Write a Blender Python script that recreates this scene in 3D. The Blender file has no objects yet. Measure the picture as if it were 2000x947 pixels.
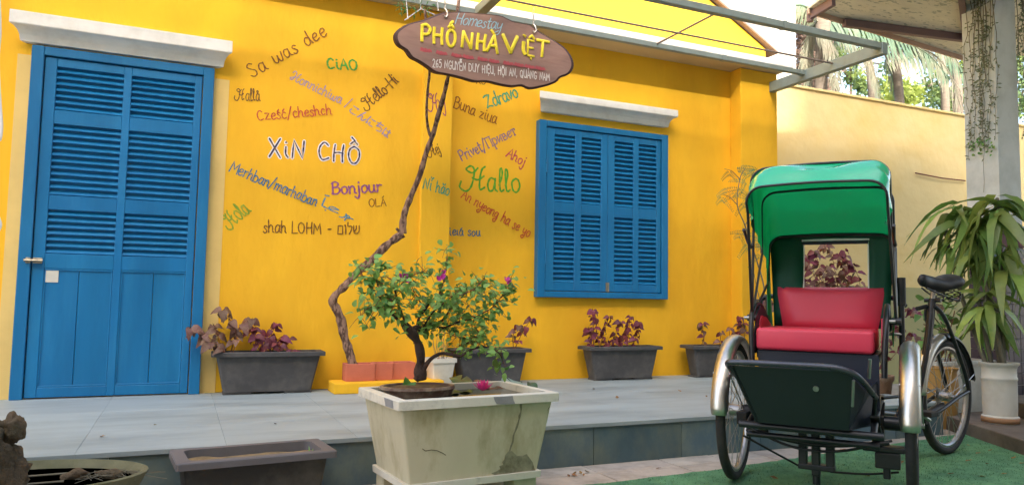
import bpy, bmesh, math, random, unicodedata
from mathutils import Vector, Matrix, noise
R = math.radians
rnd = random.Random(7)
SC = bpy.context.scene
COL = SC.collection

# ------------------------------------------------------------------ camera
F, YAW, PITCH, ROLL, CD, CH = 1448.44, 0.4177, 0.0755, 0.0171, 5.3247, 0.6513
GZ = -0.2236                       # courtyard ground; the terrace top is z = 0, the door wall is y = 0
_fw = Vector((math.sin(YAW)*math.cos(PITCH), math.cos(YAW)*math.cos(PITCH), math.sin(PITCH)))
_r = Vector((math.cos(YAW), -math.sin(YAW), 0)); _u = _r.cross(_fw)
_r2 = _r*math.cos(ROLL)+_u*math.sin(ROLL); _u2 = -_r*math.sin(ROLL)+_u*math.cos(ROLL)
cam = bpy.data.cameras.new('camera'); camo = bpy.data.objects.new('camera', cam); COL.objects.link(camo)
cam.sensor_fit = 'HORIZONTAL'; cam.sensor_width = 36; cam.lens = F/2000*36
cam.clip_end = 800; cam.clip_start = 0.05
CO = Vector((0, -CD, CH))
camo.matrix_world = Matrix(((_r2.x, _u2.x, -_fw.x, CO.x), (_r2.y, _u2.y, -_fw.y, CO.y), (_r2.z, _u2.z, -_fw.z, CO.z), (0, 0, 0, 1)))
SC.camera = camo
# ------------------------------------------------------------------ sky, sun, exposure
SUN_EL, SUN_AZ = 38.0, 200.0        # azimuth the light comes from, clockwise from +Y (behind the camera, over the added shade block)
w = bpy.data.worlds.new("World"); SC.world = w; w.use_nodes = True
nt = w.node_tree; bgn = nt.nodes['Background']
sky = nt.nodes.new('ShaderNodeTexSky'); sky.sky_type = 'NISHITA'; sky.sun_disc = False
sky.sun_elevation = R(SUN_EL); sky.sun_rotation = R(SUN_AZ); sky.dust_density = 4.0; sky.air_density = 1.0; sky.ozone_density = 0.2
wb = nt.nodes.new('ShaderNodeMix'); wb.data_type = 'RGBA'; wb.blend_type = 'MULTIPLY'; wb.inputs[0].default_value = 1; wb.inputs[7].default_value = (1.03, 1.0, .95, 1)
nt.links.new(sky.outputs[0], wb.inputs[6]); nt.links.new(wb.outputs[2], bgn.inputs[0]); bgn.inputs[1].default_value = 0.15
sl = bpy.data.lights.new('sun', 'SUN'); sl.energy = 2.1; sl.angle = R(3.0); sl.color = (1.0, 0.95, 0.88)
so = bpy.data.objects.new('sun', sl); COL.objects.link(so)
_sd = Vector((math.sin(R(SUN_AZ))*math.cos(R(SUN_EL)), math.cos(R(SUN_AZ))*math.cos(R(SUN_EL)), math.sin(R(SUN_EL))))
so.rotation_euler = _sd.to_track_quat('Z', 'Y').to_euler(); so.location = (0, -10, 15)
SC.view_settings.view_transform = 'Standard'; SC.view_settings.look = 'None'
SC.view_settings.gamma = 1; SC.view_settings.exposure = 2.25
SC.render.resolution_x = 1024; SC.render.resolution_y = 484
try:
    SC.cycles.use_denoising = True; SC.cycles.max_bounces = 8; SC.cycles.use_adaptive_sampling = True
except Exception: pass

# ------------------------------------------------------------------ helpers
def at(px, py, ax, val):
    """photo pixel -> the point where its sight line meets the real plane (ax 0,1,2 = x,y,z) = val"""
    d = _fw + _r2*((px-1000)/F) - _u2*((py-473.5)/F)
    return CO + d*((val-CO[ax])/d[ax])

MATS = {}
def srgb(h):
    h = h.lstrip('#')
    c = [int(h[i:i+2], 16)/255 for i in (0, 2, 4)]
    return tuple(x/12.92 if x <= .04045 else ((x+.055)/1.055)**2.4 for x in c)
def mat(name, col, rough=.7, var=.12, scale=6., bump=.15, bscale=60., metal=0., col2=None, c2amt=.5, c2scale=3., spec=.4,
        objvar=0., stretch=(1, 1, 1), coat=0., trans=0., thr=(.45, .65), bdist=.004, coords='Object', wave=0.):
    """procedural principled: base colour mottled by noise, optional second colour in patches, fine bump"""
    if name in MATS: return MATS[name]
    if isinstance(col, str): col = srgb(col)
    if isinstance(col2, str): col2 = srgb(col2)
    m = bpy.data.materials.new(name); m.use_nodes = True; MATS[name] = m
    n, l = m.node_tree.nodes, m.node_tree.links
    p = n['Principled BSDF']; p.inputs['Roughness'].default_value = rough; p.inputs['Metallic'].default_value = metal
    p.inputs['Specular IOR Level'].default_value = spec; p.inputs['Coat Weight'].default_value = coat
    tc = n.new('ShaderNodeTexCoord'); mp = n.new('ShaderNodeMapping'); mp.inputs['Scale'].default_value = stretch
    l.new(tc.outputs[coords], mp.inputs[0])
    def nz(sc, det=6, rg=.6):
        x = n.new('ShaderNodeTexNoise'); x.inputs['Scale'].default_value = sc; x.inputs['Detail'].default_value = det
        x.inputs['Roughness'].default_value = rg; l.new(mp.outputs[0], x.inputs['Vector']); return x
    a = nz(scale)
    mr = n.new('ShaderNodeMapRange'); mr.inputs[1].default_value = .25; mr.inputs[2].default_value = .75
    mr.inputs[3].default_value = 1-var; mr.inputs[4].default_value = 1+var
    l.new(a.outputs['Fac'], mr.inputs[0])
    cur = None
    if col2 is not None:
        b = nz(c2scale, 8, .65); cr = n.new('ShaderNodeMapRange'); cr.inputs[1].default_value = thr[0]; cr.inputs[2].default_value = thr[1]
        cr.inputs[4].default_value = c2amt
        l.new(b.outputs['Fac'], cr.inputs[0])
        mx = n.new('ShaderNodeMix'); mx.data_type = 'RGBA'; mx.inputs[6].default_value = (*col, 1); mx.inputs[7].default_value = (*col2, 1)
        l.new(cr.outputs[0], mx.inputs[0]); cur = mx.outputs[2]
    hs = n.new('ShaderNodeHueSaturation')
    if cur is None: hs.inputs['Color'].default_value = (*col, 1)
    else: l.new(cur, hs.inputs['Color'])
    val = mr.outputs[0]
    if objvar:
        oi = n.new('ShaderNodeObjectInfo'); r2 = n.new('ShaderNodeMapRange'); r2.inputs[3].default_value = 1-objvar; r2.inputs[4].default_value = 1+objvar
        l.new(oi.outputs['Random'], r2.inputs[0]); mu = n.new('ShaderNodeMath'); mu.operation = 'MULTIPLY'
        l.new(val, mu.inputs[0]); l.new(r2.outputs[0], mu.inputs[1]); val = mu.outputs[0]
        r3 = n.new('ShaderNodeMapRange'); r3.inputs[3].default_value = .5-objvar*.07; r3.inputs[4].default_value = .5+objvar*.07
        wn = n.new('ShaderNodeTexWhiteNoise'); wn.noise_dimensions = '1D'; l.new(oi.outputs['Random'], wn.inputs['W'])
        l.new(wn.outputs['Value'], r3.inputs[0]); l.new(r3.outputs[0], hs.inputs['Hue'])
    l.new(val, hs.inputs['Value']); l.new(hs.outputs[0], p.inputs['Base Color'])
    if bump:
        c = nz(bscale, 4); bp = n.new('ShaderNodeBump'); bp.inputs['Strength'].default_value = bump; bp.inputs['Distance'].default_value = bdist
        l.new(c.outputs['Fac'], bp.inputs['Height']); l.new(bp.outputs[0], p.inputs['Normal'])
        if wave:                                  # broad trowel undulation under the fine grain
            d_ = nz(5.5, 3, .45); b2 = n.new('ShaderNodeBump'); b2.inputs['Strength'].default_value = wave; b2.inputs['Distance'].default_value = .03
            l.new(d_.outputs['Fac'], b2.inputs['Height']); l.new(b2.outputs[0], bp.inputs['Normal'])
    rr = n.new('ShaderNodeMapRange'); rr.inputs[3].default_value = max(.03, rough-.1); rr.inputs[4].default_value = min(1, rough+.1)
    l.new(a.outputs['Fac'], rr.inputs[0]); l.new(rr.outputs[0], p.inputs['Roughness'])
    if trans:
        tr = n.new('ShaderNodeBsdfTranslucent'); l.new(hs.outputs[0], tr.inputs[0]); ms = n.new('ShaderNodeMixShader'); ms.inputs[0].default_value = trans
        l.new(p.outputs[0], ms.inputs[1]); l.new(tr.outputs[0], ms.inputs[2]); l.new(ms.outputs[0], n['Material Output'].inputs[0])
    return m

ORG = {}                                        # world origin of every root (children keep their root's)
def tag(o, label=None, cat=None, group=None, kind=None):
    if label: o['label'] = label
    if cat: o['category'] = cat
    if group: o['group'] = group
    if kind: o['kind'] = kind
    return o
def thing(name, label, cat, loc, group=None):
    o = bpy.data.objects.new(name, None); COL.objects.link(o); o.location = loc; o.empty_display_size = .1
    ORG[o] = Vector(loc); return tag(o, label, cat, group)
class MB:
    def __init__(s): s.v = []; s.f = []
    def add(s, vs, fs):
        b = len(s.v); s.v += [Vector(x) for x in vs]; s.f += [[b+i for i in f] for f in fs]; return s
    def box(s, x0, x1, y0, y1, z0, z1, M=None):
        vs = [Vector((x, y, z)) for z in (z0, z1) for y in (y0, y1) for x in (x0, x1)]
        if M is not None: vs = [M @ q for q in vs]
        return s.add(vs, [[0, 2, 3, 1], [4, 5, 7, 6], [0, 1, 5, 4], [2, 6, 7, 3], [0, 4, 6, 2], [1, 3, 7, 5]])
    def frustum(s, lo, hi, z0, z1, M=None):       # lo/hi = (x0,x1,y0,y1)
        vs = [Vector((x, y, z)) for (a, b, c, d), z in ((lo, z0), (hi, z1)) for y in (c, d) for x in (a, b)]
        if M is not None: vs = [M @ q for q in vs]
        return s.add(vs, [[0, 2, 3, 1], [4, 5, 7, 6], [0, 1, 5, 4], [2, 6, 7, 3], [0, 4, 6, 2], [1, 3, 7, 5]])
    def tube(s, pts, r, n=8, M=None, flat=None):
        pts = [Vector(p) for p in pts]
        if M is not None: pts = [M @ p for p in pts]
        k = len(pts); rs = r if isinstance(r, (list, tuple)) else [r]*k
        up = None; rings = []
        for i, p in enumerate(pts):
            t = (pts[min(i+1, k-1)]-pts[max(i-1, 0)])
            if t.length < 1e-9: t = Vector((0, 0, 1))
            t.normalize()
            if up is None:
                up = t.cross(Vector((0, 0, 1))) if abs(t.z) < .9 else t.cross(Vector((1, 0, 0)))
            up = (up - t*up.dot(t)); up.normalize(); b = t.cross(up)
            rings.append([p+(up*math.cos(a)+b*math.sin(a))*rs[i] for a in (2*math.pi*j/n for j in range(n))])
        vs = [q for g in rings for q in g]; fs = []
        for i in range(k-1):
            for j in range(n):
                a, b2 = i*n+j, i*n+(j+1) % n
                fs.append([a, b2, b2+n, a+n])
        fs.append(list(range(n))[::-1]); fs.append([(k-1)*n+j for j in range(n)])
        return s.add(vs, fs)
    def bar(s, a, b, w, h, up=(0, 0, 1)):          # rectangular bar
        a, b = Vector(a), Vector(b); t = (b-a).normalized(); sd = t.cross(Vector(up)).normalized(); u = sd.cross(t)
        vs = [p+sd*(w/2*i)+u*(h/2*j) for p in (a, b) for i, j in ((-1, -1), (1, -1), (1, 1), (-1, 1))]
        return s.add(vs, [[3, 2, 1, 0], [4, 5, 6, 7], [0, 1, 5, 4], [1, 2, 6, 5], [2, 3, 7, 6], [3, 0, 4, 7]])
    def lathe(s, prof, c=(0, 0, 0), n=24, M=None, sy=1.):
        c = Vector(c); vs = []; fs = []
        for r, z in prof:
            for j in range(n):
                a = 2*math.pi*j/n; q = c+Vector((r*math.cos(a), r*sy*math.sin(a), z)); vs.append(M @ q if M is not None else q)
        for i in range(len(prof)-1):
            for j in range(n): a, b = i*n+j, i*n+(j+1) % n; fs.append([a, b, b+n, a+n])
        if prof[0][0] > 1e-6: fs.append(list(range(n))[::-1])
        if prof[-1][0] > 1e-6: fs.append([(len(prof)-1)*n+j for j in range(n)])
        return s.add(vs, fs)
    def grid(s, fn, nu, nv):
        vs = [fn(i/nu, j/nv) for j in range(nv+1) for i in range(nu+1)]
        return s.add(vs, [[j*(nu+1)+i, j*(nu+1)+i+1, (j+1)*(nu+1)+i+1, (j+1)*(nu+1)+i] for j in range(nv) for i in range(nu)])
    def mesh(s, name, org=Vector((0, 0, 0)), smooth=False, bevel=0., segs=2, weld=False):
        me = bpy.data.meshes.new(name); me.from_pydata([tuple(q-org) for q in s.v], [], s.f)
        bm = bmesh.new(); bm.from_mesh(me)
        if weld: bmesh.ops.remove_doubles(bm, verts=bm.verts, dist=1e-5)
        if bevel:
            ed = [e for e in bm.edges if len(e.link_faces) == 2 and e.calc_face_angle(0) > R(35)]
            bmesh.ops.bevel(bm, geom=ed, offset=bevel, segments=segs, profile=.5, affect='EDGES', clamp_overlap=True)
        bmesh.ops.recalc_face_normals(bm, faces=bm.faces)
        bm.to_mesh(me); bm.free()
        if smooth:
            for p in me.polygons: p.use_smooth = True
            if smooth != 'all':
                try: me.set_sharp_from_angle(angle=R(38))
                except Exception: pass
        return me
    def build(s, name, m, parent=None, label=None, smooth=False, bevel=0., segs=2, weld=False, kind=None, solid=0.):
        org = ORG[parent] if parent is not None else Vector((0, 0, 0))
        me = s.mesh(name, org, smooth, bevel, segs, weld); me.materials.append(m)
        o = bpy.data.objects.new(name, me); COL.objects.link(o)
        if parent is not None: o.parent = parent; ORG[o] = org
        else: ORG[o] = org
        if solid:
            md = o.modifiers.new('thickness', 'SOLIDIFY'); md.thickness = solid; md.offset = 0
        return tag(o, label=label, kind=kind)
def inst(name, me, parent, M):
    o = bpy.data.objects.new(name, me); COL.objects.link(o); o.parent = parent; ORG[o] = ORG[parent]
    o.matrix_local = Matrix.Translation(-ORG[parent]) @ M; return o
def basis(p, t, up=Vector((0, 0, 1)), s=1., sx=None):
    """matrix whose +Y is direction t, +Z near up"""
    t = Vector(t).normalized(); x = t.cross(Vector(up))
    if x.length < 1e-4: x = t.cross(Vector((1, 0, 0)))
    x.normalize(); z = x.cross(t)
    sx = s if sx is None else sx
    return Matrix(((x.x*sx, t.x*s, z.x*s, p[0]), (x.y*sx, t.y*s, z.y*s, p[1]), (x.z*sx, t.z*s, z.z*s, p[2]), (0, 0, 0, 1)))
def crspline(pts, k=6, closed=False):
    P = [Vector(p) for p in pts]; n = len(P); out = []
    if n < 3: return P
    rng = range(n) if closed else range(n-1)
    for i in rng:
        a, b, c, d = (P[(i-1) % n], P[i], P[(i+1) % n], P[(i+2) % n]) if closed else (P[max(i-1, 0)], P[i], P[i+1], P[min(i+2, n-1)])
        for j in range(k):
            t = j/k; out.append(.5*((2*b)+(c-a)*t+(2*a-5*b+4*c-d)*t*t+(3*b-a-3*c+d)*t**3))
    if not closed: out.append(P[-1])
    return out

# ------------------------------------------------------------------ materials
YEL = mat('yellow_limewash', '#F0BA26', .8, .06, 2.2, .3, 45, col2='#E4AA1E', c2amt=.7, c2scale=1.5, bdist=.007, stretch=(1, 1, .4), wave=.5)
YELG = mat('yellow_limewash_gable', '#EFC030', .8, .04, 2., .2, 45)
WALLP = mat('pale_yellow_garden_wall_paint', '#E8D296', .85, .05, 1.2, .25, 40, col2='#E0BE68', c2amt=.55, c2scale=.7, wave=.4)
OLIVE = mat('olive_band_paint', '#A3A070', .85, .08, 2., .2, 40)
WHITE = mat('white_trim_paint', '#EDECE6', .6, .04, 8, .1, 60, col2='#C4C0B4', c2amt=.4, c2scale=5)
SOFF = mat('cream_soffit', '#C9B890', .8, .05, 5, .1, 50)
CREAM = mat('cream_reveal_paint', '#E0C278', .8, .08, 5, .2, 50)
BLUE = mat('blue_gloss_paint', '#066AA0', .42, .16, 5., .25, 60, col2='#2A84B4', c2amt=.45, c2scale=9, stretch=(1, 1, .14), spec=.5, thr=(.5, .75), objvar=.03)
SLATE = mat('grey_slate', '#98A5A8', .55, .12, 3, .2, 40, col2='#7E898A', c2amt=.65, c2scale=2.2, stretch=(.45, 1.6, 1), objvar=.05, spec=.4)
RISER = mat('dark_slate_riser', '#566E78', .6, .25, 4, .25, 30, col2='#788478', c2amt=.85, c2scale=3.5, objvar=.22, stretch=(1, 1, .7))
CONC = mat('pale_concrete', '#A39B90', .9, .15, 6, .5, 30, col2='#7D766C', c2amt=.6, c2scale=4)
PAVE = mat('worn_beige_paving', '#BDB2A4', .9, .14, 9, .5, 40, col2='#8E857A', c2amt=.6, c2scale=6, objvar=.1)
MAT = mat('green_artificial_turf', '#66966E', .95, .22, 14, .8, 400, col2='#47745A', c2amt=.7, c2scale=5, spec=.15)
STEEL = mat('grey_green_steel_paint', '#84928E', .5, .08, 12, .05, 60, col2='#6F6459', c2amt=.2, c2scale=14, spec=.5)
RODM = mat('brown_grey_rod', '#8A7C74', .6, .1, 20, .05, 60)
SIGNW = mat('sign_board_brown', '#9E7D71', .65, .10, 5, .25, 40, col2='#7A5D54', c2amt=.6, c2scale=4, stretch=(.6, 1, 3))
SIGNE = mat('dark_sign_edge', '#3F2724', .6, .15, 10, .3, 40)
CHARC = mat('charcoal_plastic_planter', '#48484A', .6, .15, 7, .15, 50, col2='#6C6A66', c2amt=.35, c2scale=9, spec=.35)
DARKP = mat('dark_planter_plastic', '#30302E', .6, .15, 6, .15, 50, col2='#5E5C55', c2amt=.5, c2scale=4, spec=.35)
GREYRIM = mat('dusty_planter_rim', '#636164', .7, .12, 12, .2, 60)
SOIL = mat('brown_soil', '#4A3A2C', .95, .35, 25, 1., 60, col2='#75603F', c2amt=.8, c2scale=10)
SEDI = mat('pale_wet_sediment', '#8E7A58', .9, .3, 14, .7, 60, col2='#4B4334', c2amt=.9, c2scale=8)
TROUGH = mat('weathered_cream_trough', '#C4BEA2', .8, .08, 3.5, .3, 30, col2='#978C64', c2amt=.9, c2scale=5.5, stretch=(1.2, 1.2, .5), thr=(.5, .74))
TRIM = mat('white_trough_rim', '#D5D1C2', .75, .08, 8, .3, 40, col2='#8F8E88', c2amt=.6, c2scale=9, thr=(.55, .7))
TERRA = mat('terracotta_block', '#BC6C56', .9, .1, 10, .4, 60, col2='#A65B48', c2amt=.5)
BARK = mat('grey_brown_bark', '#927564', .9, .25, 40, 1., 60, col2='#3C2A24', c2amt=.9, c2scale=34, bdist=.012, stretch=(1, 1, .4), thr=(.47, .56))
DBARK = mat('dark_bonsai_bark', '#4B3A34', .85, .3, 40, 1., 80, col2='#2C221F', c2amt=.8, c2scale=20, bdist=.01)
TWIG = mat('red_brown_twig', '#7A4A38', .8, .2, 30, .3, 60)
LGREEN = mat('bougainvillea_leaf_green', '#6E9A4C', .45, .15, 20, .1, 50, objvar=.45, trans=.25)
LCOL = mat('purple_coleus_leaf', '#6B2A3E', .5, .3, 25, .1, 50, col2='#8A5A55', c2amt=.5, c2scale=30, objvar=.35, trans=.2)
LCOLG = mat('brown_green_coleus_leaf', '#70424A', .5, .3, 25, .1, 50, col2='#94905A', c2amt=.8, c2scale=24, objvar=.3, trans=.2)
PINK = mat('pink_petal', '#D14CB0', .5, .1, 20, .05, 50, objvar=.15, trans=.25)
LILY = mat('lily_pink_petal', '#E84F9C', .45, .1, 20, .05, 50, objvar=.15, trans=.2)
LPAD = mat('lily_pad_leaf', '#4E6B3E', .35, .25, 12, .1, 40, col2='#6B5038', c2amt=.8, c2scale=9, objvar=.3)
WATER = mat('dark_pond_water', '#20251C', .06, .1, 5, .08, 12, spec=.6)
DRAC = mat('glossy_dracaena_leaf', '#80984C', .35, .25, 6, .08, 40, col2='#486E36', c2amt=.8, c2scale=3, objvar=.4, trans=.25, spec=.5)
BLACK = mat('black_paint_steel', '#1B1C20', .35, .2, 12, .08, 60, col2='#2F2C2A', c2amt=.4, c2scale=12, spec=.5)
DPANEL = mat('dark_green_black_sheet', '#182122', .45, .2, 5, .08, 40, spec=.5)
NAVY = mat('navy_black_sheet', '#1F2535', .45, .15, 5, .08, 40, spec=.5)
RUBB = mat('black_tyre_rubber', '#2A2829', .75, .15, 20, .2, 90, col2='#4B4642', c2amt=.3, c2scale=9)
CHROME = mat('stainless_fender', '#CFCBC2', .36, .06, 9, .05, 30, metal=1., col2='#A59C8C', c2amt=.5, c2scale=7, stretch=(1, 1, .6))
RIMM = mat('dull_rim_steel', '#A9A6A2', .35, .1, 20, .05, 60, metal=.9)
RED = mat('red_vinyl', '#D93E56', .42, .05, 3, .1, 120, spec=.45)
GREEN = mat('green_satin_cloth', '#10A264', .42, .10, 4, .12, 300, spec=.6, trans=.58)
GREEND = mat('dark_green_lining', '#0B4A35', .6, .10, 4, .12, 300, spec=.4, trans=.1)
GREENT = mat('shiny_green_visor', '#16B47C', .22, .08, 4, .12, 200, spec=.9, coat=.6)
SADDLE = mat('black_saddle_leather', '#222224', .5, .2, 20, .2, 60)
POTW = mat('white_glazed_pot', '#CFCEC4', .4, .06, 5, .08, 40, col2='#A9A08C', c2amt=.5, c2scale=4)
TANP = mat('tan_ceramic_pot', '#A98246', .5, .15, 5, .1, 40, col2='#7C6238', c2amt=.5)
PILL = mat('pale_grey_pillar_render', '#E2E6E2', .8, .06, 3, .25, 40, col2='#A9AFA6', c2amt=.5, c2scale=3)
DTILE = mat('dark_glazed_tile', '#4B4550', .3, .15, 6, .1, 40, col2='#35303A', c2amt=.6, objvar=.3, spec=.6)
GROUT = mat('pale_grout', '#A8A49E', .9, .1, 20, .2, 60)
MAROON = mat('maroon_plaster', '#6B4A4E', .8, .1, 6, .2, 40)
STEP = mat('brown_grey_step', '#6F655B', .9, .2, 8, .5, 40, col2='#4B443D', c2amt=.6)
ROOFS = mat('patterned_roof_sheet', '#E2DDCA', .7, .1, 3, .1, 30, col2='#8A9080', c2amt=.7, c2scale=9, stretch=(1, 3.2, 1), thr=(.56, .6))
ROOFB = mat('dark_roof_beam', '#7A6464', .7, .1, 10, .1, 60)
EDGEB = mat('pinkish_roof_edge', '#B89A86', .7, .1, 10, .1, 60)
RTILE = mat('red_brown_roof', '#8A7260', .85, .2, 8, .4, 30)
NEIGH = mat('pale_grey_render', '#C9C3B6', .9, .08, 2, .3, 30, col2='#A9A193', c2amt=.6, c2scale=2, stretch=(1, 1, .4))
FROND = mat('palm_leaflet', '#5F7C62', .5, .15, 6, .05, 40, col2='#A58D77', c2amt=.6, c2scale=1.2, objvar=.25, trans=.3)
FROND2 = mat('dry_palm_leaflet', '#848672', .6, .15, 6, .05, 40, col2='#8A7E6C', c2amt=.6, c2scale=1.5, objvar=.2, trans=.3)
TREEL = mat('background_leaf', '#4F6A42', .6, .3, 3, .05, 40, col2='#A8B860', c2amt=.7, c2scale=1.3, trans=.35)
PTRUNK = mat('palm_trunk_fibre', '#746A5E', .95, .3, 8, .6, 30, stretch=(1, 1, 3))
SILV = mat('silver_hook_steel', '#B9B6B4', .35, .1, 20, .05, 60, metal=.8)
THINV = mat('dry_creeper_stem', '#6E6A5A', .8, .2, 20, .1, 60)
THINL = mat('grey_green_creeper_leaf', '#6F7C5E', .6, .2, 20, .05, 60, trans=.2)
ROCKM = mat('mossy_rock', '#5C4E3C', .95, .35, 12, 1., 35, col2='#3C3A2C', c2amt=.9, c2scale=7, bdist=.02)
BASINM = mat('mossy_stone_basin', '#66664F', .9, .25, 10, .6, 40, col2='#585B3E', c2amt=.8, c2scale=6)
WCORD = mat('white_plastic', '#D8DADC', .5, .05, 10, .05, 50)
NOTE = mat('off_white_paper', '#C9C9C0', .8, .05, 10, .05, 50)
BRASS = mat('tarnished_bolt', '#A29A88', .4, .2, 30, .1, 60, metal=.7)
LITTER = mat('dry_leaf', '#8A6B3E', .8, .3, 30, .1, 50, objvar=.4)
SHADEW = mat('shade_block_plaster', '#B9AE98', .9, .08, 2, .2, 30)

# ------------------------------------------------------------------ ground, terrace
def struct(name, mb, m, **k): return mb.build(name, m, kind='structure', **k)
struct('ground', MB().grid(lambda a, b: Vector((-60+120*a, -60+120*b, GZ)), 8, 8), CONC)
TY, TX = -1.842, 4.78
ter = struct('terrace', MB().box(-6, TX-.015, TY+.015, .3, GZ-.1, -.021), mat('slate_joint', '#A4AEB0', .8, .1, 10, .2, 40))
def spans(off, st, lo, hi):
    q = [off+st*i for i in range(-40, 40)]; q = [lo]+[x for x in q if lo+.03 < x < hi-.03]+[hi]; return list(zip(q[:-1], q[1:]))
for a, b in spans(-.36, .57, -6, TX):
    for (y0, y1) in ((TY-.012, -1.27), (-1.27, -.68), (-.68, -.09), (-.09, .3)):
        MB().box(a+.0004, b-.0004, y0+.0004, y1-.0004, -.02, rnd.uniform(-.0005, .0002)).build('paving_tile', SLATE, ter, bevel=.0006, segs=1)
for a, b in spans(2.04, .57, -6, TX):
    MB().box(a+.0015, b-.0015, TY, TY+.0145, GZ-.02, -.0208).build('riser_tile', RISER, ter, bevel=.0015, segs=1)
for a, b in ((TY+.001, -1.25), (-1.247, -.65), (-.647, 0)):
    MB().box(TX-.0145, TX, a, b, GZ-.02, -.0208).build('riser_tile', RISER, ter, bevel=.0015, segs=1)
mt = [(1.0, -2.27), (1.5, -2.235), (1.88, -2.221), (2.59, -2.177), (3.13, -2.11), (3.35, -2.08), (4.2, -1.98), (5.2, -1.84), (5.2, -7.5), (1.0, -7.5)]
ed = []
for i in range(7):
    a, b = Vector(mt[i]), Vector(mt[i+1])
    for k in range(12):
        p = a.lerp(b, k/12); ed.append((p.x+rnd.uniform(-.006, .006), p.y+rnd.uniform(-.008, .008)))
poly = ed+mt[7:]
n = len(poly); m_ = MB(); zt = GZ+.012
m_.add([(x, y, zt) for x, y in poly]+[(x, y, GZ+.001) for x, y in poly], [list(range(n))]+[[i, (i+1) % n, n+(i+1) % n, n+i] for i in range(n)])
struct('turf_mat', m_, MAT)
m_ = MB()                                   # short tufts so the mat has a nap
for i in range(26000):
    y = -1.9-2.1*rnd.random()**1.3; x = rnd.uniform(1.2, 5.15)
    lim = -2.29+(x-1.0)*.075 if x < 3.3 else -2.09+(x-3.3)*.12
    if y > lim-.01: continue
    a = rnd.uniform(0, 6.28); h = rnd.uniform(.004, .011); dx, dy = math.cos(a)*.0016, math.sin(a)*.0016; lx, ly = rnd.gauss(0, .004), rnd.gauss(0, .004)
    m_.add([(x-dx, y-dy, zt), (x+dx, y+dy, zt), (x+lx, y+ly, zt+h)], [[0, 1, 2]])
m_.build('turf_tufts', MAT, kind='stuff')
pv = struct('paving_strip', MB().box(-6, 5.04, -2.9, TY-.002, GZ+.0005, GZ+.003), CONC)
x = -2.0
while x < 5.0:
    wd = rnd.uniform(.28, .5)
    for (y0, y1) in ((-2.02, TY-.004), (-2.30, -2.026), (-2.75, -2.306)):
        MB().box(x+.004, min(x+wd, 5.03)-.004, y0, y1, GZ+.0005, GZ+.005+rnd.uniform(0, .002)).build('paving_slab', PAVE, pv, bevel=.002, segs=1)
    x += wd

# ------------------------------------------------------------------ house
house = thing('yellow_house', 'yellow painted house with blue louvred door and shutters and greetings lettered on its wall', 'house', (2, .3, 0))
MB().box(-6, 1.70, 0, .4, 0, 2.83).build('wall', YEL, house, bevel=.004)
MB().box(1.705, 5.095, .15, .4, 0, 2.83).build('wall', YEL, house)
MB().box(1.600, 1.832, -.035, .149, 0, 2.828).build('pilaster', YEL, house, bevel=.008)
MB().box(4.66, 5.10, 0., .149, 0, 2.828).build('pilaster', YEL, house, bevel=.008)
MB().box(5.0, 5.10, .401, 6, 0, 2.83).build('wall', YEL, house)
# eave ledge with a stepped lower lip
MB().box(-6, 5.14, -.17, .40, 2.845, 2.90).build('eave_ledge', WHITE, house, bevel=.004)
MB().box(-6, 5.12, -.15, .398, 2.831, 2.8445).build('soffit', SOFF, house)
gx = lambda x: 3.489-.538*(abs(x+.5)-.5-4.42)
g = MB(); pf = [(-6, 2.9), (5.1, 2.9), (5.1, gx(5.1)), (-.5, gx(-.5)), (-6, gx(-6))]
k = len(pf); g.add([(x, .15, z) for x, z in pf]+[(x, .35, z) for x, z in pf], [list(range(k)), list(range(k, 2*k))[::-1]]+[[i, (i+1) % k, k+(i+1) % k, k+i] for i in range(k)])
g.build('gable_wall', YELG, house)
for sgn in (1,):
    a, b = Vector((-.5, 0, gx(-.5)+.02)), Vector((5.22, 0, gx(5.22)+.02)); c = Vector((-6.2, 0, gx(-6.2)+.02))
    r_ = MB()
    for p, q in ((a, b), (c, a)):
        r_.add([(p.x, .10, p.z), (q.x, .10, q.z), (q.x, 6, q.z), (p.x, 6, p.z), (p.x, .10, p.z+.018), (q.x, .10, q.z+.018), (q.x, 6, q.z+.018), (p.x, 6, p.z+.018)],
               [[3, 2, 1, 0], [4, 5, 6, 7], [0, 1, 5, 4], [1, 2, 6, 5], [2, 3, 7, 6], [3, 0, 4, 7]])
    r_.build('roof', RTILE, house)
# hood mouldings over door and window
def hood(x0, x1, yw, z1, z0):
    prof = [(0, 0), (.045, 0), (.05, .02), (.055, .04), (.07, .06), (.095, .075), (.12, .08), (.125, .085), (.125, 1), (0, 1)]
    h = z1-z0; pr = [(d, z0+(t if t < 1 else h)) for d, t in prof]
    k = len(pr); m = MB(); vs = []
    for sx, e in ((x0, 1), (x1, -1)):
        vs += [(sx+e*(.125-d)*.6, yw-d, z) for d, z in pr]
    m.add(vs, [list(range(k))[::-1], list(range(k, 2*k))]+[[i, (i+1) % k, k+(i+1) % k, k+i] for i in range(k)])
    m.build('hood_moulding', WHITE, house, bevel=.0025, segs=1)
hood(-1.02, .24, 0, 2.335, 2.172)
hood(2.60, 3.975, .15, 2.348, 2.205)
# pale unpainted strips either side of the door
MB().box(.139, .235, -.004, 0.0005, .0, 2.10).build('plaster_strip', CREAM, house)
MB().box(-.985, -.913, -.004, 0.0005, .0, 2.10).build('plaster_strip', CREAM, house)

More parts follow.
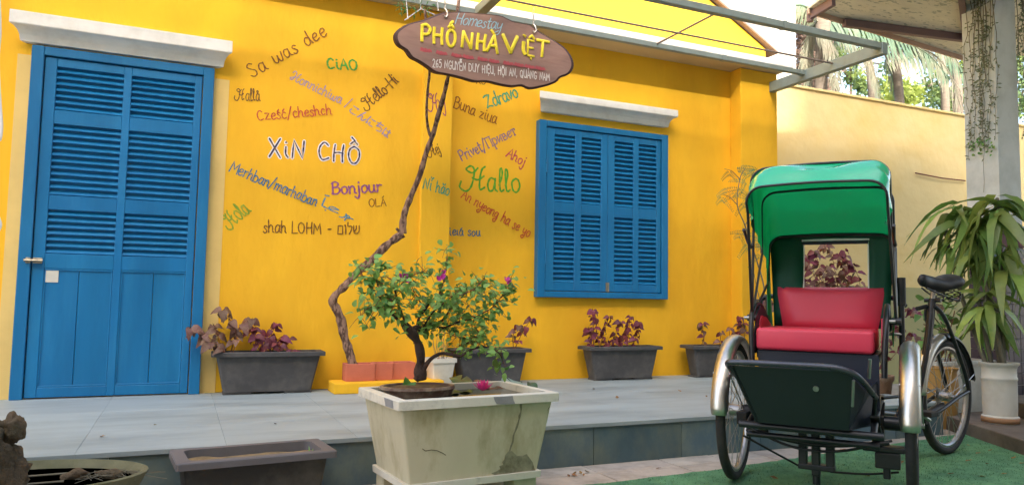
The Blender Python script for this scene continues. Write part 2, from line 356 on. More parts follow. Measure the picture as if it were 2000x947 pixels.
slat_cache = {}
def slat(par, x0, x1, z, yc, wd, m, dp=.03):
    L = round(x1-x0, 4); key = (L, wd)
    if key not in slat_cache:
        b = MB(); Mx = Matrix.Rotation(R(46), 4, 'X'); b.box(-L/2, L/2, -wd/2, wd/2, -.0045, .0045, M=Mx)
        me = b.mesh('slat', bevel=.002, segs=1); me.materials.append(m); slat_cache[key] = me
    M = Matrix.Translation((( x0+x1)/2, yc, z)) @ Matrix.Rotation(R(rnd.uniform(-1.5, 1.5)), 4, 'X') @ Matrix.Rotation(R(rnd.uniform(-.25, .25)), 4, 'Y')
    inst('slat', slat_cache[key], par, M)
def louvre(par, x0, x1, z0, z1, nsl, yc, wd):
    for i in range(nsl):
        slat(par, x0-.004, x1+.004, z0+(i+.5)*(z1-z0)/nsl, yc, wd, BLUE)
def frame_rails(par, x0, x1, z0, z1, openx, openz, yf, th, name='rail'):
    """stiles full height, rails butted between them"""
    xs_ = [x0]+[q for o in openx for q in o]+[x1]
    for i in range(0, len(xs_), 2):
        MB().box(xs_[i], xs_[i+1], yf, yf+th, z0, z1).build('stile', BLUE, par, bevel=.003, segs=1)
    zs_ = [z0]+[q for o in openz for q in o]+[z1]
    for a, b in openx:
        for i in range(0, len(zs_), 2):
            MB().box(a-.0005, b+.0005, yf+.0015, yf+th-.001, zs_[i], zs_[i+1]).build('rail', BLUE, par, bevel=.003, segs=1)
# door: outer frame, leaf
door = MB().box(-.905, -.838, -.055, .02, .0, 2.155).box(.072, .138, -.055, .02, .0, 2.155).box(-.838, .072, -.0545, .02, 2.10, 2.1545).build('door', BLUE, house, bevel=.004, segs=1)
frame_rails(door, -.832, .066, .008, 2.094, [(-.768, -.397), (-.352, .021)], [(.068, .787), (.877, 1.148), (1.237, 1.681), (1.768, 2.040)], -.040, .036)
for a, b in ((-.768, -.397), (-.352, .021)):
    louvre(door, a, b, .877, 1.148, 7, -.020, .042); louvre(door, a, b, 1.237, 1.681, 11, -.020, .042); louvre(door, a, b, 1.768, 2.040, 7, -.020, .042)
    MB().box(a-.001, b+.001, -.0135, -.004, .86, 2.06).build('backing_board', BLUE, door)
    MB().box(a+.0005, (a+b)/2-.001, -.030, -.012, .0685, .7865).build('panel', BLUE, door, bevel=.003, segs=1)
    MB().box((a+b)/2+.001, b-.0005, -.0292, -.012, .0685, .7865).build('panel', BLUE, door, bevel=.003, segs=1)
    for (p0, p1, q0, q1) in ((a, b, .0685, .080), (a, b, .775, .7865), (a, a+.01, .081, .774), (b-.01, b, .081, .774)):
        MB().box(p0+.001, p1-.001, -.037, -.026, q0, q1).build('bead', BLUE, door, bevel=.002, segs=1)
    MB().box(a+.03, a+.031, -.031, -.03, .1, .101)
bt = MB().tube([(-.872, -.070, .832), (-.775, -.070, .832)], .0085, 8).build('bolt', BRASS, door, smooth=True)
MB().box(-.865, -.838, -.062, -.0405, .815, .849).box(-.826, -.78, -.062, -.0405, .815, .849).build('bolt_plate', BRASS, door, bevel=.002)
MB().tube([(-.80, -.072, .832), (-.80, -.09, .828)], .005, 6).build('bolt_knob', BRASS, door)
MB().box(-.762, -.692, -.0342, -.0305, .703, .782).build('paper_note', NOTE, door)
# window shutters
win = MB().box(2.632, 2.70, .085, .16, .668, 2.128).box(3.845, 3.912, .085, .16, .668, 2.128).box(2.70, 3.845, .0855, .16, 2.078, 2.1275).box(2.70, 3.845, .0855, .16, .6685, .718).build('shuttered_window', BLUE, house, bevel=.004, segs=1)
for sx0, sx1, op in ((2.705, 3.293, [(2.782, 2.974), (3.038, 3.228)]), (3.297, 3.840, [(3.364, 3.552), (3.610, 3.795)])):
    frame_rails(win, sx0, sx1, .723, 2.073, op, [(.788, 1.36), (1.453, 2.02)], .098, .034)
    for a, b in op:
        louvre(win, a, b, .788, 1.36, 14, .118, .044); louvre(win, a, b, 1.453, 2.02, 14, .118, .044)
        MB().box(a-.001, b+.001, .125, .134, .77, 2.04).build('backing_board', BLUE, win)
MB().box(3.281, 3.31, .088, .0975, .725, .80).tube([(3.295, .084, .80), (3.295, .084, .715)], .005, 6).build('latch', BRASS, win)
for z in (1.0, 1.75): MB().tube([(3.845, .084, z-.06), (3.845, .084, z+.06)], .007, 6).tube([(2.702, .084, z-.06), (2.702, .084, z+.06)], .007, 6).build('hinge', BLUE, win)

# ------------------------------------------------------------------ unseen building added behind the viewer, its height set to shade the courtyard
shade_b = thing('shade_block', 'tall pale plastered block added out of view behind the viewer to shade the courtyard', 'house', (2, -10, GZ))
MB().box(-12, 2.2, -14, -9.2, GZ, 10.1).box(2.21, 14, -14, -9.2, GZ, 11.6).build('wall', SHADEW, shade_b)  # right part made taller to keep sun off the garden wall
MB().box(-12.2, 2.2, -14.2, -9.0, 10.1, 10.35).box(2.21, 14.2, -14.2, -9.0, 11.6, 11.85).build('roof', RTILE, shade_b)
for i in range(6):
    MB().box(-9+3.6*i, -7.8+3.6*i, -9.22, -9.15, 1.0, 2.6).build('window', BLUE, shade_b)
    MB().box(-9+3.6*i, -7.8+3.6*i, -9.22, -9.15, 4.6, 6.2).build('window', BLUE, shade_b)

# ------------------------------------------------------------------ hand lettering: stroke glyphs (cap height 10, '~' = smooth)
GL = {
'A': (7, "0 0 3.2 10 6.4 0|1.3 3.6 5.4 3.9"), 'B': (6.5, "0.5 0 0.7 10|~0 9 2.5 10.4 5 8.6 3.6 5.9 1 5.5|~1 5.5 4.5 5.6 6 2.8 3.8 0 0 .3"),
'C': (6.5, "~5.6 8.6 3.4 10.2 .9 7.6 .4 3.6 2.2 .2 5.8 1.4"), 'D': (7, "0 0 0 10|~0 10 4.6 9.4 6.4 5.2 4.4 .7 0 0"),
'E': (6, "5 10 .3 10 .3 0 5.2 0|.3 5.2 4.4 5.2"), 'G': (7, "~5.8 8.4 3.4 10.2 .9 7.6 .4 3.6 2.2 .1 5 .6 6 3.6|3.6 4.2 6.4 4.4"),
'H': (7, "~.6 10 .3 5 .5 0|~5.8 10.3 5.4 5 5.8 0|~.3 5 3 5.5 5.8 5.2"), 'I': (2.2, "1 10 1 0"), 'K': (6, "0 0 .2 10|5.4 10 .3 4.6 5.8 0"),
'L': (5.6, ".3 10 0 0 5 .2"), 'M': (8.4, "0 0 .8 10 3.9 3 7 10 7.8 0"), 'N': (7, "0 0 .4 10 5.6 .2 6 10"),
'O': (7.4, "~3.4 10 .8 8 .3 4 2 .4 4.6 .3 6.5 3.6 6.2 8 3.4 10"), 'P': (6, "~.7 10 .5 5 .6 0|~0 9.2 3 10.4 5.4 8 4 5 .7 4.6"),
'Q': (7.4, "~3.4 10 .8 8 .3 4 2 .4 4.6 .3 6.5 3.6 6.2 8 3.4 10|4 3 6.8 -1"), 'S': (6, "~5 9 3 10.4 .8 8.6 2.4 6 4.8 3.6 4.4 .6 2 -.2 0 1.6"),
'T': (6.4, "0 10 6.2 10|3.1 10 3 0"), 'U': (7, "~.3 10 .2 3 2.8 0 5.4 2 6 10|6 10 6.1 0"), 'V': (6.8, "0 10 3.1 0 6.2 10.2"), 'X': (6.4, "0 10 5.8 0|5.8 10.4 0 0"),
'Y': (6.4, "0 10 3.1 5 6 10|3.1 5 2.8 0"), 'Z': (7, "~.4 9 3 10 6.4 9.6|6.4 9.6 .4 .4|~.4 .4 3.4 1.2 6.8 .2"),
'a': (5.4, "~4.4 5.6 2 6.4 .3 3.4 1.2 .2 3.4 1.2 4.5 5.4|~4.5 6.2 4.3 1.6 5.6 .2"), 'b': (5.4, "~.5 10.6 .4 5 .4 0|~.4 4.2 2.6 6.2 4.8 3.6 3.4 .1 .4 .8"),
'c': (4.8, "~4.2 5.2 2.4 6.3 .5 3.6 1.6 .2 4.4 1"), 'd': (5.6, "~4.4 5.4 2 6.2 .3 3.2 1.4 .2 3.6 1 4.6 4|~4.7 10.8 4.6 4 5.6 .1"),
'e': (5, "~.6 3.2 4 4 3.8 6.2 1.8 6 .4 3.2 1.8 .2 4.8 1.4"), 'g': (5.4, "~4.4 5.6 2 6.4 .3 3.4 1.6 1 3.6 1.8 4.5 5.4|~4.6 6.2 4.5 -2 2.4 -4.4 .2 -2.6 5.2 .4"),
'h': (5.6, "~.5 10.6 .4 5 .3 0|~.3 3.8 2.6 6.4 4.2 4.6 4.2 1 5.4 .2"), 'i': (2.6, "~.9 6 .8 2 2 .1|~.9 8.5 1.3 9.1 .9 8.5"), 'j': (2.8, "~1.4 6 1.5 -1 .2 -4 -1.8 -2.4|~1.4 8.4 1.8 9.1 1.4 8.4"),
'k': (5, "~.5 10.6 .4 5 .3 0|4.4 6.2 .6 2.8 4.6 0"), 'l': (2.8, "~.3 3 2 8 1.6 10.8 .7 9.4 .7 2 1.4 .2 2.8 1"), 'm': (8, "~.2 6.2 .6 3 .4 0|~.5 4 2.4 6.3 3.7 4.4 3.6 0|~3.7 4 5.6 6.3 7 4.4 6.8 1 7.8 .2"),
'n': (5.6, "~.2 6.2 .6 3 .4 0|~.5 4 2.8 6.4 4.3 4.4 4.2 1 5.4 .2"), 'o': (5.2, "~2.6 6.3 .5 4.6 .8 1 2.8 0 4.7 2.6 4.1 5.6 2.6 6.3"), 'p': (5.4, "~.5 6.2 .5 0 .3 -4.2|~.5 4.4 2.8 6.3 4.8 3.8 3.4 .4 .5 1"),
'r': (4.2, "~.4 6.2 .7 3 .5 0|~.6 3.8 2 6 3.9 5.8"), 's': (4.4, "~3.8 5.4 2.2 6.4 .9 5 2.6 3.2 3.6 1.4 1.8 -.1 .1 1.2"), 't': (4, "~1.6 9.4 1.5 3 2.2 .1 3.8 .8|.1 6.4 3.6 6.6"),
'u': (5.6, "~.4 6.2 .4 2 2 0 4 1.6 4.3 6.2|~4.3 6.2 4.4 1.4 5.6 .2"), 'v': (5, ".2 6.2 2.2 .1 4.6 6.4"), 'w': (7.6, "~.3 6.2 .5 1.4 2.2 .2 3.6 3 3.8 5|~3.6 3 4.6 .2 6.2 .8 7.2 6.4"),
'y': (5.4, "~.4 6.2 .6 2.4 2.2 1.6 4.2 3.4 4.5 6.2|~4.5 6.2 4.4 -2 2.4 -4.4 .2 -2.8 3 -.6"), 'z': (5.2, ".4 6 4.4 6 .3 .2 4.8 .2"),
'2': (5.6, "~.4 8.2 2.4 10.2 4.8 8.2 3 4 .2 0|.2 0 5.2 0"), '6': (5.6, "~4.4 9.8 1.4 7 .4 3 2 0 4.6 1.4 4.2 4.6 .6 3.4"), '5': (5.6, "4.8 10 1 10 .8 5.8|~.8 5.8 3.6 6.6 5 3.4 3 0 .2 .8"),
'/': (5, "0 -1.6 4.4 11"), '-': (5, ".6 4.2 4 4.4"), ',': (2.4, "1.2 1 .4 -1.4"), '.': (2.2, "~.8 .6 1.2 .2 .8 .6"), ' ': (4.2, ""),
'ł': (3, "~.3 3 2 8 1.6 10.8 .7 9.4 .7 2 1.4 .2 2.8 1"), 'Γ': (3, "~1 6 .9 3 1.2 0|~.2 10 .9 8.6 1.6 9.6"), 'ι': (2.8, "~.9 6 .8 2 2 .1"),
'П': (6.6, ".4 0 .4 10 5.6 10 5.6 0|-.4 10 6.4 10|-.3 0 1.2 0|4.9 0 6.3 0"), 'р': (5.6, ".6 6.4 .6 -4|~.6 5.4 3 6.6 4.9 3.6 3.2 .3 .6 1|-.1 -4 1.4 -4"), 'и': (5.8, ".5 6.4 .5 0 4.6 6.4 4.6 0|-.1 6.4 1.1 6.4|4 6.4 5.2 6.4"),
'в': (5.2, ".5 6.4 .5 0|~.5 6.4 3.6 6.4 3.4 3.8 .5 3.4|~.5 3.4 4.6 3.2 4.2 .2 .5 0"), 'е': (5, "~.6 3.2 4 4 3.8 6.2 1.8 6 .4 3.2 1.8 .2 4.8 1.4"), 'т': (5.4, ".2 6.4 4.8 6.4|2.5 6.4 2.5 0|.2 6.4 .2 5|4.8 6.4 4.8 5|1.6 0 3.4 0"),
'こ': (9, "~1.6 8.6 4.6 8.4 7.4 8.9 6.4 7.6|~1.4 4.4 .9 1.8 3 .6 7.8 1.2"), 'ん': (9, "~4.6 9.8 2.4 5 .6 .3 2.8 4.6 4.4 4.2 4.6 1 6.4 .6 8.4 3.8"), 'に': (9, "~1.6 9.4 .9 5 1.1 .4 1.9 2.6|~3.8 7.8 6 7.5 8 8|~4.2 3.6 3.9 1.4 5.6 .6 8.2 1"),
'ち': (9, "~1 7.8 4.2 8 7.4 8.6|~3.8 10 3 6.8 1.8 4 4.6 5.4 7.6 4.4 7.4 1.4 3.4 .2"), 'は': (9, "~1.6 9.4 .9 5 1.1 .4 1.9 2.6|~3.6 7 8.2 7.4|~6.2 9.6 6.2 4 6 1.4 4.2 .4 3.8 2 5.6 2.4 8.2 .6"),
'ש': (7.4, "~.6 8 .9 1.4 4.6 .8 6.6 3.4 6.8 8|~3.6 8 3.5 5 1 2.6"), 'ל': (5.4, "~.8 10.8 .8 7.4 4.6 7.4 3.8 3.4 1.6 .2"), 'ו': (3, "~.4 7.6 1.6 7.4 1.8 0"), 'ם': (6.6, ".6 0 .8 7.4 5.4 7.4 5.6 .1 .6 0"),
'م': (6, "~5.8 1.4 3.8 1.2 2.2 3 .8 1.6 2.2 .2 3.2 1.2 1.4 -.6 .9 -3.6"), 'ر': (4.2, "~3.4 3.6 3.8 .6 2 -2.2 0 -2.8"), 'ح': (7, "~1.4 5 3.4 5.6 6.8 4.8 3.4 3.2 .8 1 7.2 1"), 'ب': (5, "~0 1 1.8 .8 3.8 1.2 4.6 3.8|~2.4 -2 2.8 -1.6 2.4 -2"), 'ا': (3.4, "~3.6 1 1.6 .8 1.2 5 1 10.2|.2 13 3 14"),
'§': (16, "~0 3 1.5 7 3 2 4.5 6 6 1.5 7 6.6 8.6 2 10.4 5.6 11.6 2 13 6 15 3"), '‹': (8.5, "~-.6 7.6 1.2 10.2 3.4 8.6 2.6 3 .6 0 -1.2 1.2 1.6 3.4 7.6 5.6|~8 9.8 6 6 5.4 1 7 0 8.6 1.6")}
GL['Ħ'] = (9.6, "~-3.6 3.6 -4.2 1 -1 -.6 1.8 2 3.2 8.6 1.4 10.6 -1 9 2.2 7.6 5 9.8|~8.8 10.6 7 9 6 4 6.2 .4 8.6 1.4|~2.2 5.4 5 4.6 8.2 6.4")      # flourished H
ACC = {'\u0301': "-.8 1 1.2 3", '\u0300': "-1.4 3 .6 1", '\u0302': "-2 1 0 2.8 2 1", '\u030c': "-1.6 2.6 0 1 1.6 2.6", '\u0303': "~-2 1.2 -.8 2.4 .6 1.2 2 2.4", '\u0309': "~-.8 2.8 .6 3.2 .2 1", '\u030a': "~0 .8 -1 1.8 0 2.8 1 1.8 0 .8", '\u0306': "~-1.6 2.6 0 1 1.6 2.6"}
def parse(st):
    out = []
    for q in st.split('|'):
        if not q: continue
        sm = q[0] == '~'; v = [float(t) for t in q.lstrip('~').split()]
        out.append((sm, [(v[i], v[i+1]) for i in range(0, len(v), 2)]))
    return out
def layout(txt, sp=1.1):
    x = 0; out = []; gx0 = 0; top = 10; gw = 5
    for ch in unicodedata.normalize('NFD', txt):
        if ch in ACC or ch == '\u0323':
            cx_ = gx0+gw*.45
            st = ACC.get(ch, "~-.3 -2.4 .3 -1.8 -.3 -2.4")
            for sm, ps in parse(st): out.append((sm, [(cx_+a, b+(top if ch != '\u0323' else 0)) for a, b in ps]))
            if ch != '\u0323': top += 1.9
            continue
        wd, st = GL[ch]; gx0 = x; gw = wd; s_ = parse(st)
        top = max([b for _, ps in s_ for a, b in ps], default=6)
        if ch in 'i' and 0: pass
        jy = rnd.uniform(-.35, .35); js = rnd.uniform(.94, 1.06); jr = rnd.uniform(-.05, .05)
        for sm, ps in s_: out.append((sm, [(x+a*js+b*jr, b*js+jy) for a, b in ps]))
        x += wd+sp
    return out, x-sp
def ribbon(m, strokes, fn, wd, lift=0.0, taper=True):
    """strokes in glyph units -> flat brush ribbons; fn(x,y,h) gives a point on the painted surface raised by h"""
    hh = lift
    for sm, ps in strokes:
        P = [Vector((a, b, 0)) for a, b in ps]
        if sm and len(P) > 2: P = crspline(P, 5)
        else:
            Q = []
            for i in range(len(P)-1): Q += [P[i], P[i].lerp(P[i+1], .5)]
            P = Q+[P[-1]]
        # round end caps
        d0 = (P[0]-P[1]).normalized() if (P[0]-P[1]).length > 1e-6 else Vector((1, 0, 0)); d1 = (P[-1]-P[-2]).normalized() if (P[-1]-P[-2]).length > 1e-6 else Vector((1, 0, 0))
        P = [P[0]+d0*wd*.45]+P+[P[-1]+d1*wd*.45]
        k = len(P); L = []; Rr = []
        for i in range(k):
            t = P[min(i+1, k-1)]-P[max(i-1, 0)]
            t = t.normalized() if t.length > 1e-6 else Vector((1, 0, 0)); nn = Vector((-t.y, t.x, 0))
            wv = wd*.5*(.45 if i in (0, k-1) else 1)*(1+((.18*math.sin(i*1.7+len(m.v))+.35*(nn.x*.7-nn.y*.2)**2-.15) if taper else 0))
            hh += 1.2e-5
            L.append(fn(P[i].x+nn.x*wv, P[i].y+nn.y*wv, hh)); Rr.append(fn(P[i].x-nn.x*wv, P[i].y-nn.y*wv, hh))
        b = len(m.v); m.v += L+Rr; m.f += [[b+i, b+k+i, b+k+i+1, b+i+1] for i in range(k-1)]
    return hh
PAINT = {}
sgn_paint = False
def paint(h, rough=.6):
    if h not in PAINT: PAINT[h] = mat('brush_paint_'+h, '#'+h, rough, .2, 25, .05, 60, col2='#EFB820' if rough == .6 and not sgn_paint else None, c2amt=.38, c2scale=34, thr=(.5, .72))
    return PAINT[h]
def write(txt, p0, p1, cap, yw, colr, wd=1.1, sp=1.1, parent=None, label=None, name='painted_greeting', outline=None, flip=1, slant=0.):
    """lettering from pixel-measured baseline ends, laid on the real plane y = yw; cap = letter height in metres"""
    A, B = at(*p0, 1, yw), at(*p1, 1, yw); st, W = layout(txt, sp)
    ex = (B-A)/W; L = ex.length; un = Vector((-ex.z, 0, ex.x)).normalized()*(cap/10)
    fn = lambda x, y, h: A+ex*(x+y*slant*cap/10/L)+un*y+Vector((0, -.0012-h, 0))
    par = parent or house
    if outline:
        m0 = MB(); ribbon(m0, st, fn, wd*2.3*1., 0, False); m0.build(name, paint(outline), par, label=(label or '')+' (outline)' if 0 else None)
    m = MB(); ribbon(m, st, fn, wd, .0009 if outline else 0); return m.build(name, paint(colr), par, label=label)
# left wall
write("Sa was dee", (493, 152), (640, 70), .092, 0, '7B4A20', .9, label='brown painted words Sa was dee, high on the wall', slant=.05)
write("CiAO", (640, 135), (699, 137), .075, 0, '3E9A3A', 1.7, label='green painted word Ciao')
write("Ħałłå", (464, 196), (508, 198), .078, 0, '5A3A26', 1.0, .6, label='dark brown painted word Hallå')
write("‹onnichiwa /", (568, 156), (681, 212), .070, 0, '9C8AA6', 1.1, .5, label='faded lilac painted word Konnichiwa')
write("こんにちは", (680, 218), (758, 272), .068, 0, '9C8AA6', 1.2, .8, label='faded lilac painted Japanese characters')
write("Ħello-Hi", (722, 213), (780, 160), .085, 0, '6A4520', 1.1, .2, label='brown painted words Hello Hi, slanting up')
write("Cześć/cheshch", (504, 236), (648, 224), .070, 0, 'C04A3A', 1.2, .7, label='red painted words Czesc and cheshch')
write("XiN CHỒ", (526, 305), (704, 320), .125, 0, '2E2C52', .9, 1.7, label='large white outlined greeting Xin cho', outline='E8E4E4')
write("Merhban/marhaban", (447, 335), (617, 404), .075, 0, '2F6F96', 1.2, .5, label='blue painted words Merhban and marhaban')
write("ابح رم", (624, 402), (688, 430), .062, 0, '3F86A8', 1.1, -.9, label='blue painted Arabic word')
write("Bonjour", (649, 380), (746, 374), .085, 0, '8A4A86', 1.4, .5, label='purple painted word Bonjour')
write("OLÁ", (721, 404), (755, 402), .055, 0, '7A4A20', 1.2, 1, label='small brown painted word Ola')
write("Ħola", (455, 445), (490, 412), .105, 0, '7FA032', 1.2, .2, label='green painted word Hola')
write("shah LOHM - םולש", (514, 454), (703, 458), .078, 0, '6A4420', 1.2, .8, label='brown painted words shah LOHM and a Hebrew word')
# pilaster and right wall
YP = -.035
write("Ħvj", (843, 216), (872, 214), .12, YP, '9A4A6A', 1.0, -.3, label='plum painted word behind the vine')
write("Ħej", (842, 306), (862, 298), .075, YP, '5A3420', 1.1, -.3, label='dark brown painted word Hej')
write("Nǐ hǎo", (826, 368), (877, 382), .085, YP, '3A9A7A', 1.3, .6, label='teal painted words Ni hao')
YR = .15
write("no", (930, 163), (948, 166), .055, YR, '6A4420', 1.3, .6)
write("Buna ziua", (885, 210), (968, 243), .090, YR, '8E5418', 1.2, .5, label='brown painted words Buna ziua')
write("Zdravo", (952, 213), (1014, 190), .105, YR, '3F9A78', 1.4, .5, label='green teal painted word Zdravo')
write("Privet/", (902, 315), (952, 292), .085, YR, '7A628A', 1.4, .6, label='lilac painted word Privet')
write("Привет", (954, 290), (1010, 262), .080, YR, '8A6E80', 1.3, .6, label='lilac painted Cyrillic word')
write("Ahoj", (988, 305), (1023, 326), .085, YR, 'B04050', 1.3, .5, label='crimson painted word Ahoj')
write("Ħallo", (914, 372), (1017, 376), .175, YR, '4FA028', .95, .8, label='large green painted word Hallo with a flourished H')
write("An nyeong ha se yo", (900, 386), (1032, 464), .080, YR, 'C8502E', 1.2, .5, label='orange red painted words An nyeong ha se yo')
write("ieιá sou", (878, 460), (938, 461), .065, YR, '3A6A8A', 1.5, .7, label='blue painted words with the first letter rubbed out')

# ------------------------------------------------------------------ steel awning frame over the terrace edge
ZF = 2.70
fr = thing('awning_frame', 'grey green steel awning frame of square rails fixed above the terrace', 'awning frame', (3, -.5, ZF))
MB().box(-1.2, 5.0, -.445, -.405, ZF-.012, ZF+.028).build('rail', STEEL, fr, bevel=.003, segs=1)
MB().box(-1.2, 5.0, -1.24, -1.19, ZF-.016, ZF+.034).build('rail', STEEL, fr, bevel=.003, segs=1)
MB().box(5.001, 5.06, -1.25, -.001, ZF-.06, ZF+.035).build('end_beam', STEEL, fr, bevel=.003, segs=1)
MB().box(1.84, 1.91, -1.189, -.446, ZF-.02, ZF+.045).build('cross_beam', STEEL, fr, bevel=.003, segs=1)
MB().box(-1.26, -1.201, -1.25, -.001, ZF-.06, ZF+.035).build('end_beam', STEEL, fr, bevel=.003, segs=1)
MB().tube([(1.911, -.75, ZF+.004), (5.0, -.75, ZF+.004)], .0085, 8).build('tie_rod', RODM, fr, smooth=True)
MB().tube([(3.42, -.405, ZF+.02), (3.42, -1.19, ZF+.02)], .0085, 8).build('tie_rod', RODM, fr, smooth=True)
MB().tube([(-1.2, -.75, ZF+.004), (1.839, -.75, ZF+.004)], .0085, 8).build('tie_rod', RODM, fr, smooth=True)
for x in (2.35, 4.1, 4.98): MB().box(x-.02, x+.02, -.449, -.401, ZF-.014, ZF+.031).build('bracket', STEEL, fr, bevel=.002)
for x in (4.0, 2.6): MB().box(x-.015, x+.015, -1.244, -1.187, ZF-.018, ZF+.037).build('bracket', STEEL, fr)

# ------------------------------------------------------------------ hanging sign board
YS = -.75
spx = [(769, 72), (775, 60), (795, 48), (825, 40), (850, 30), (868, 25), (905, 24), (935, 27), (975, 31), (990, 37), (1008, 45), (1035, 50), (1052, 62), (1075, 76), (1100, 92), (1116, 112), (1120, 130),
       (1112, 145), (1095, 152), (1085, 162), (1060, 170), (1035, 174), (1020, 168), (1000, 170), (975, 166), (950, 160), (925, 160), (900, 153), (870, 146), (848, 142), (832, 131), (815, 120), (800, 112), (790, 98), (775, 88)]
ol = crspline([at(x, y, 1, YS) for x, y in spx], 3, True)
sgn_paint = True
sign = thing('hanging_sign', 'brown shaped wooden sign with yellow raised letters hanging from the steel frame', 'sign', (1.82, YS, 2.34))
k = len(ol); cen = sum(ol, Vector())/k
m = MB(); ins = [cen+(p-cen)*.965 for p in ol]
vs = [p+Vector((0, -.012, 0)) for p in ins]; m.add(vs, [list(range(k))]); m.build('board_face', SIGNW, sign)
m = MB(); r0 = [cen+(p-cen)*.966+Vector((0, -.0118, 0)) for p in ol]; r1 = [p+Vector((0, -.004, 0)) for p in ol]; r2 = [p+Vector((0, .022, 0)) for p in ol]
m.add(r0+r1+r2, [[i, (i+1) % k, k+(i+1) % k, k+i] for i in range(k)]+[[k+i, k+(i+1) % k, 2*k+(i+1) % k, 2*k+i] for i in range(k)]+[[2*k+i for i in range(k)]])
m.build('board_edge', SIGNE, sign, smooth=True)
def sletters(txt, p0, p1, cap, colr, wd, sp, raised=0., slant=0., name='letter', label=None, each=False):
    A, B = at(*p0, 1, YS-.012), at(*p1, 1, YS-.012); st, W = layout(txt, sp); ex = (B-A)/W; un = Vector((-ex.z, 0, ex.x)).normalized()*(cap/10); L = ex.length
    if raised:
        mm = MB()
        for sm, ps in st:
            P = [A+ex*x+un*y+Vector((0, -raised*.3, 0)) for x, y in ps]
            b = len(mm.v)
            if sm and len(P) > 2: mm.tube(crspline(P, 5), wd*cap/20, 8)
            else:
                for pa, pb in zip(P[:-1], P[1:]):
                    e_ = (pb-pa).normalized()*wd*cap/20*.6; mm.tube([pa-e_, pa-e_*.4, pb+e_*.4, pb+e_], [wd*cap/32, wd*cap/20, wd*cap/20, wd*cap/32], 8)
            for i in range(b, len(mm.v)): mm.v[i].y = (YS-.012)+(mm.v[i].y-(YS-.012))*.75
        return mm.build(name, paint(colr, .4), sign, smooth=True, label=label)
    fn = lambda x, y, h: A+ex*(x+y*slant*cap/10/L)+un*y+Vector((0, -.0008-h, 0))
    mm = MB(); ribbon(mm, st, fn, wd); return mm.build(name, paint(colr), sign, label=label)
rnd.seed(11)
for ch, p0, p1 in (("P", (822, 82), (842, 84)), ("H", (846, 86), (867, 89)), ("Ố", (872, 89), (890, 92)), ("N", (902, 93), (925, 98)), ("H", (930, 97), (948, 101)), ("À", (951, 99), (972, 104)),
                   ("V", (983, 101), (1013, 106)), ("i", (1019, 105), (1028, 107)), ("Ệ", (1030, 108), (1045, 111)), ("T", (1047, 109), (1071, 113))):
    sletters(ch, p0, p1, .112 if ch != 'i' else .15, 'F2DC3A', {'Ệ': 1.5, 'V': 2.4}.get(ch, 1.9), 0, raised=.01, name='raised_letter', label='yellow raised letter')
sletters("Homestay", (888, 47), (978, 60), .075, '9CC4D2', .9, .2, slant=.35, name='painted_line', label='pale blue script word Homestay')
sletters("§ § §§ §§ §§§§", (822, 103), (1065, 141), .045, 'B8545A', 2.4, 1.0, name='painted_line', label='faded red illegible line')
sletters("265 NGUYỄN DUY HIỆU, HỘI AN, QUẢNG NAM", (845, 131), (1073, 159), .052, 'ECE4DC', 1.5, 1.3, name='painted_line', label='white address line')
for px, py, ty in ((869, 32, 22), (1042, 62, 50)):
    p = at(px, py, 1, YS-.006); q = Vector((p.x, -.75, ZF+.004))
    m = MB(); L = q.z-p.z-.05; nl = max(3, int(L/.022))
    for i in range(nl):
        c = Vector((p.x, -.75, p.z+.05+L*(i+.5)/nl)); ring = [c+Vector(((.006 if i % 2 else 0)*math.cos(a), (0 if i % 2 else .006)*math.cos(a), .014*math.sin(a))) for a in [2*math.pi*j/8 for j in range(9)]]
        m.tube(ring, .0022, 5)
    m.build('chain', SILV, sign, smooth=True)
    MB().tube(crspline([p+Vector((0, .0, .05)), p+Vector((.008, -.012, .03)), p+Vector((.012, -.016, .005)), p+Vector((0, -.014, -.012)), p+Vector((-.009, -.012, 0))], 4), .0055, 6).build('hook', SILV, sign, smooth=True)

# white cord and sprigs dangling left of the sign
hc = thing('hanging_air_plant', 'small sprig tied with white cord to the steel frame left of the sign', 'hanging plant', tuple(at(822, 10, 1, -.44)))
y_ = -.45
for pts in ([(792, -12), (797, 38)], [(820, -14), (822, 18), (790, 40)], [(822, 18), (850, 30)], [(853, -14), (856, 22)], [(797, 38), (795, 30)]):
    MB().tube([at(x, y, 1, y_) for x, y in pts], .0035, 6).build('cord', WCORD, hc)
m = MB()
for i in range(70):
    p = at(rnd.choice((784, 790, 838, 812))+rnd.gauss(0, 7), rnd.uniform(-10, 28), 1, y_+rnd.uniform(-.03, .03)); d = Vector((rnd.uniform(-1, 1), rnd.uniform(-.5, .5), rnd.uniform(-1.5, .3))).normalized()
    sd = d.cross(Vector((0, 1, 0))).normalized()*.004; m.add([p, p+d*.02+sd, p+d*.045, p+d*.02-sd], [[0, 1, 2, 3]])
m.build('leaves', LGREEN, hc)

rnd.seed(21)
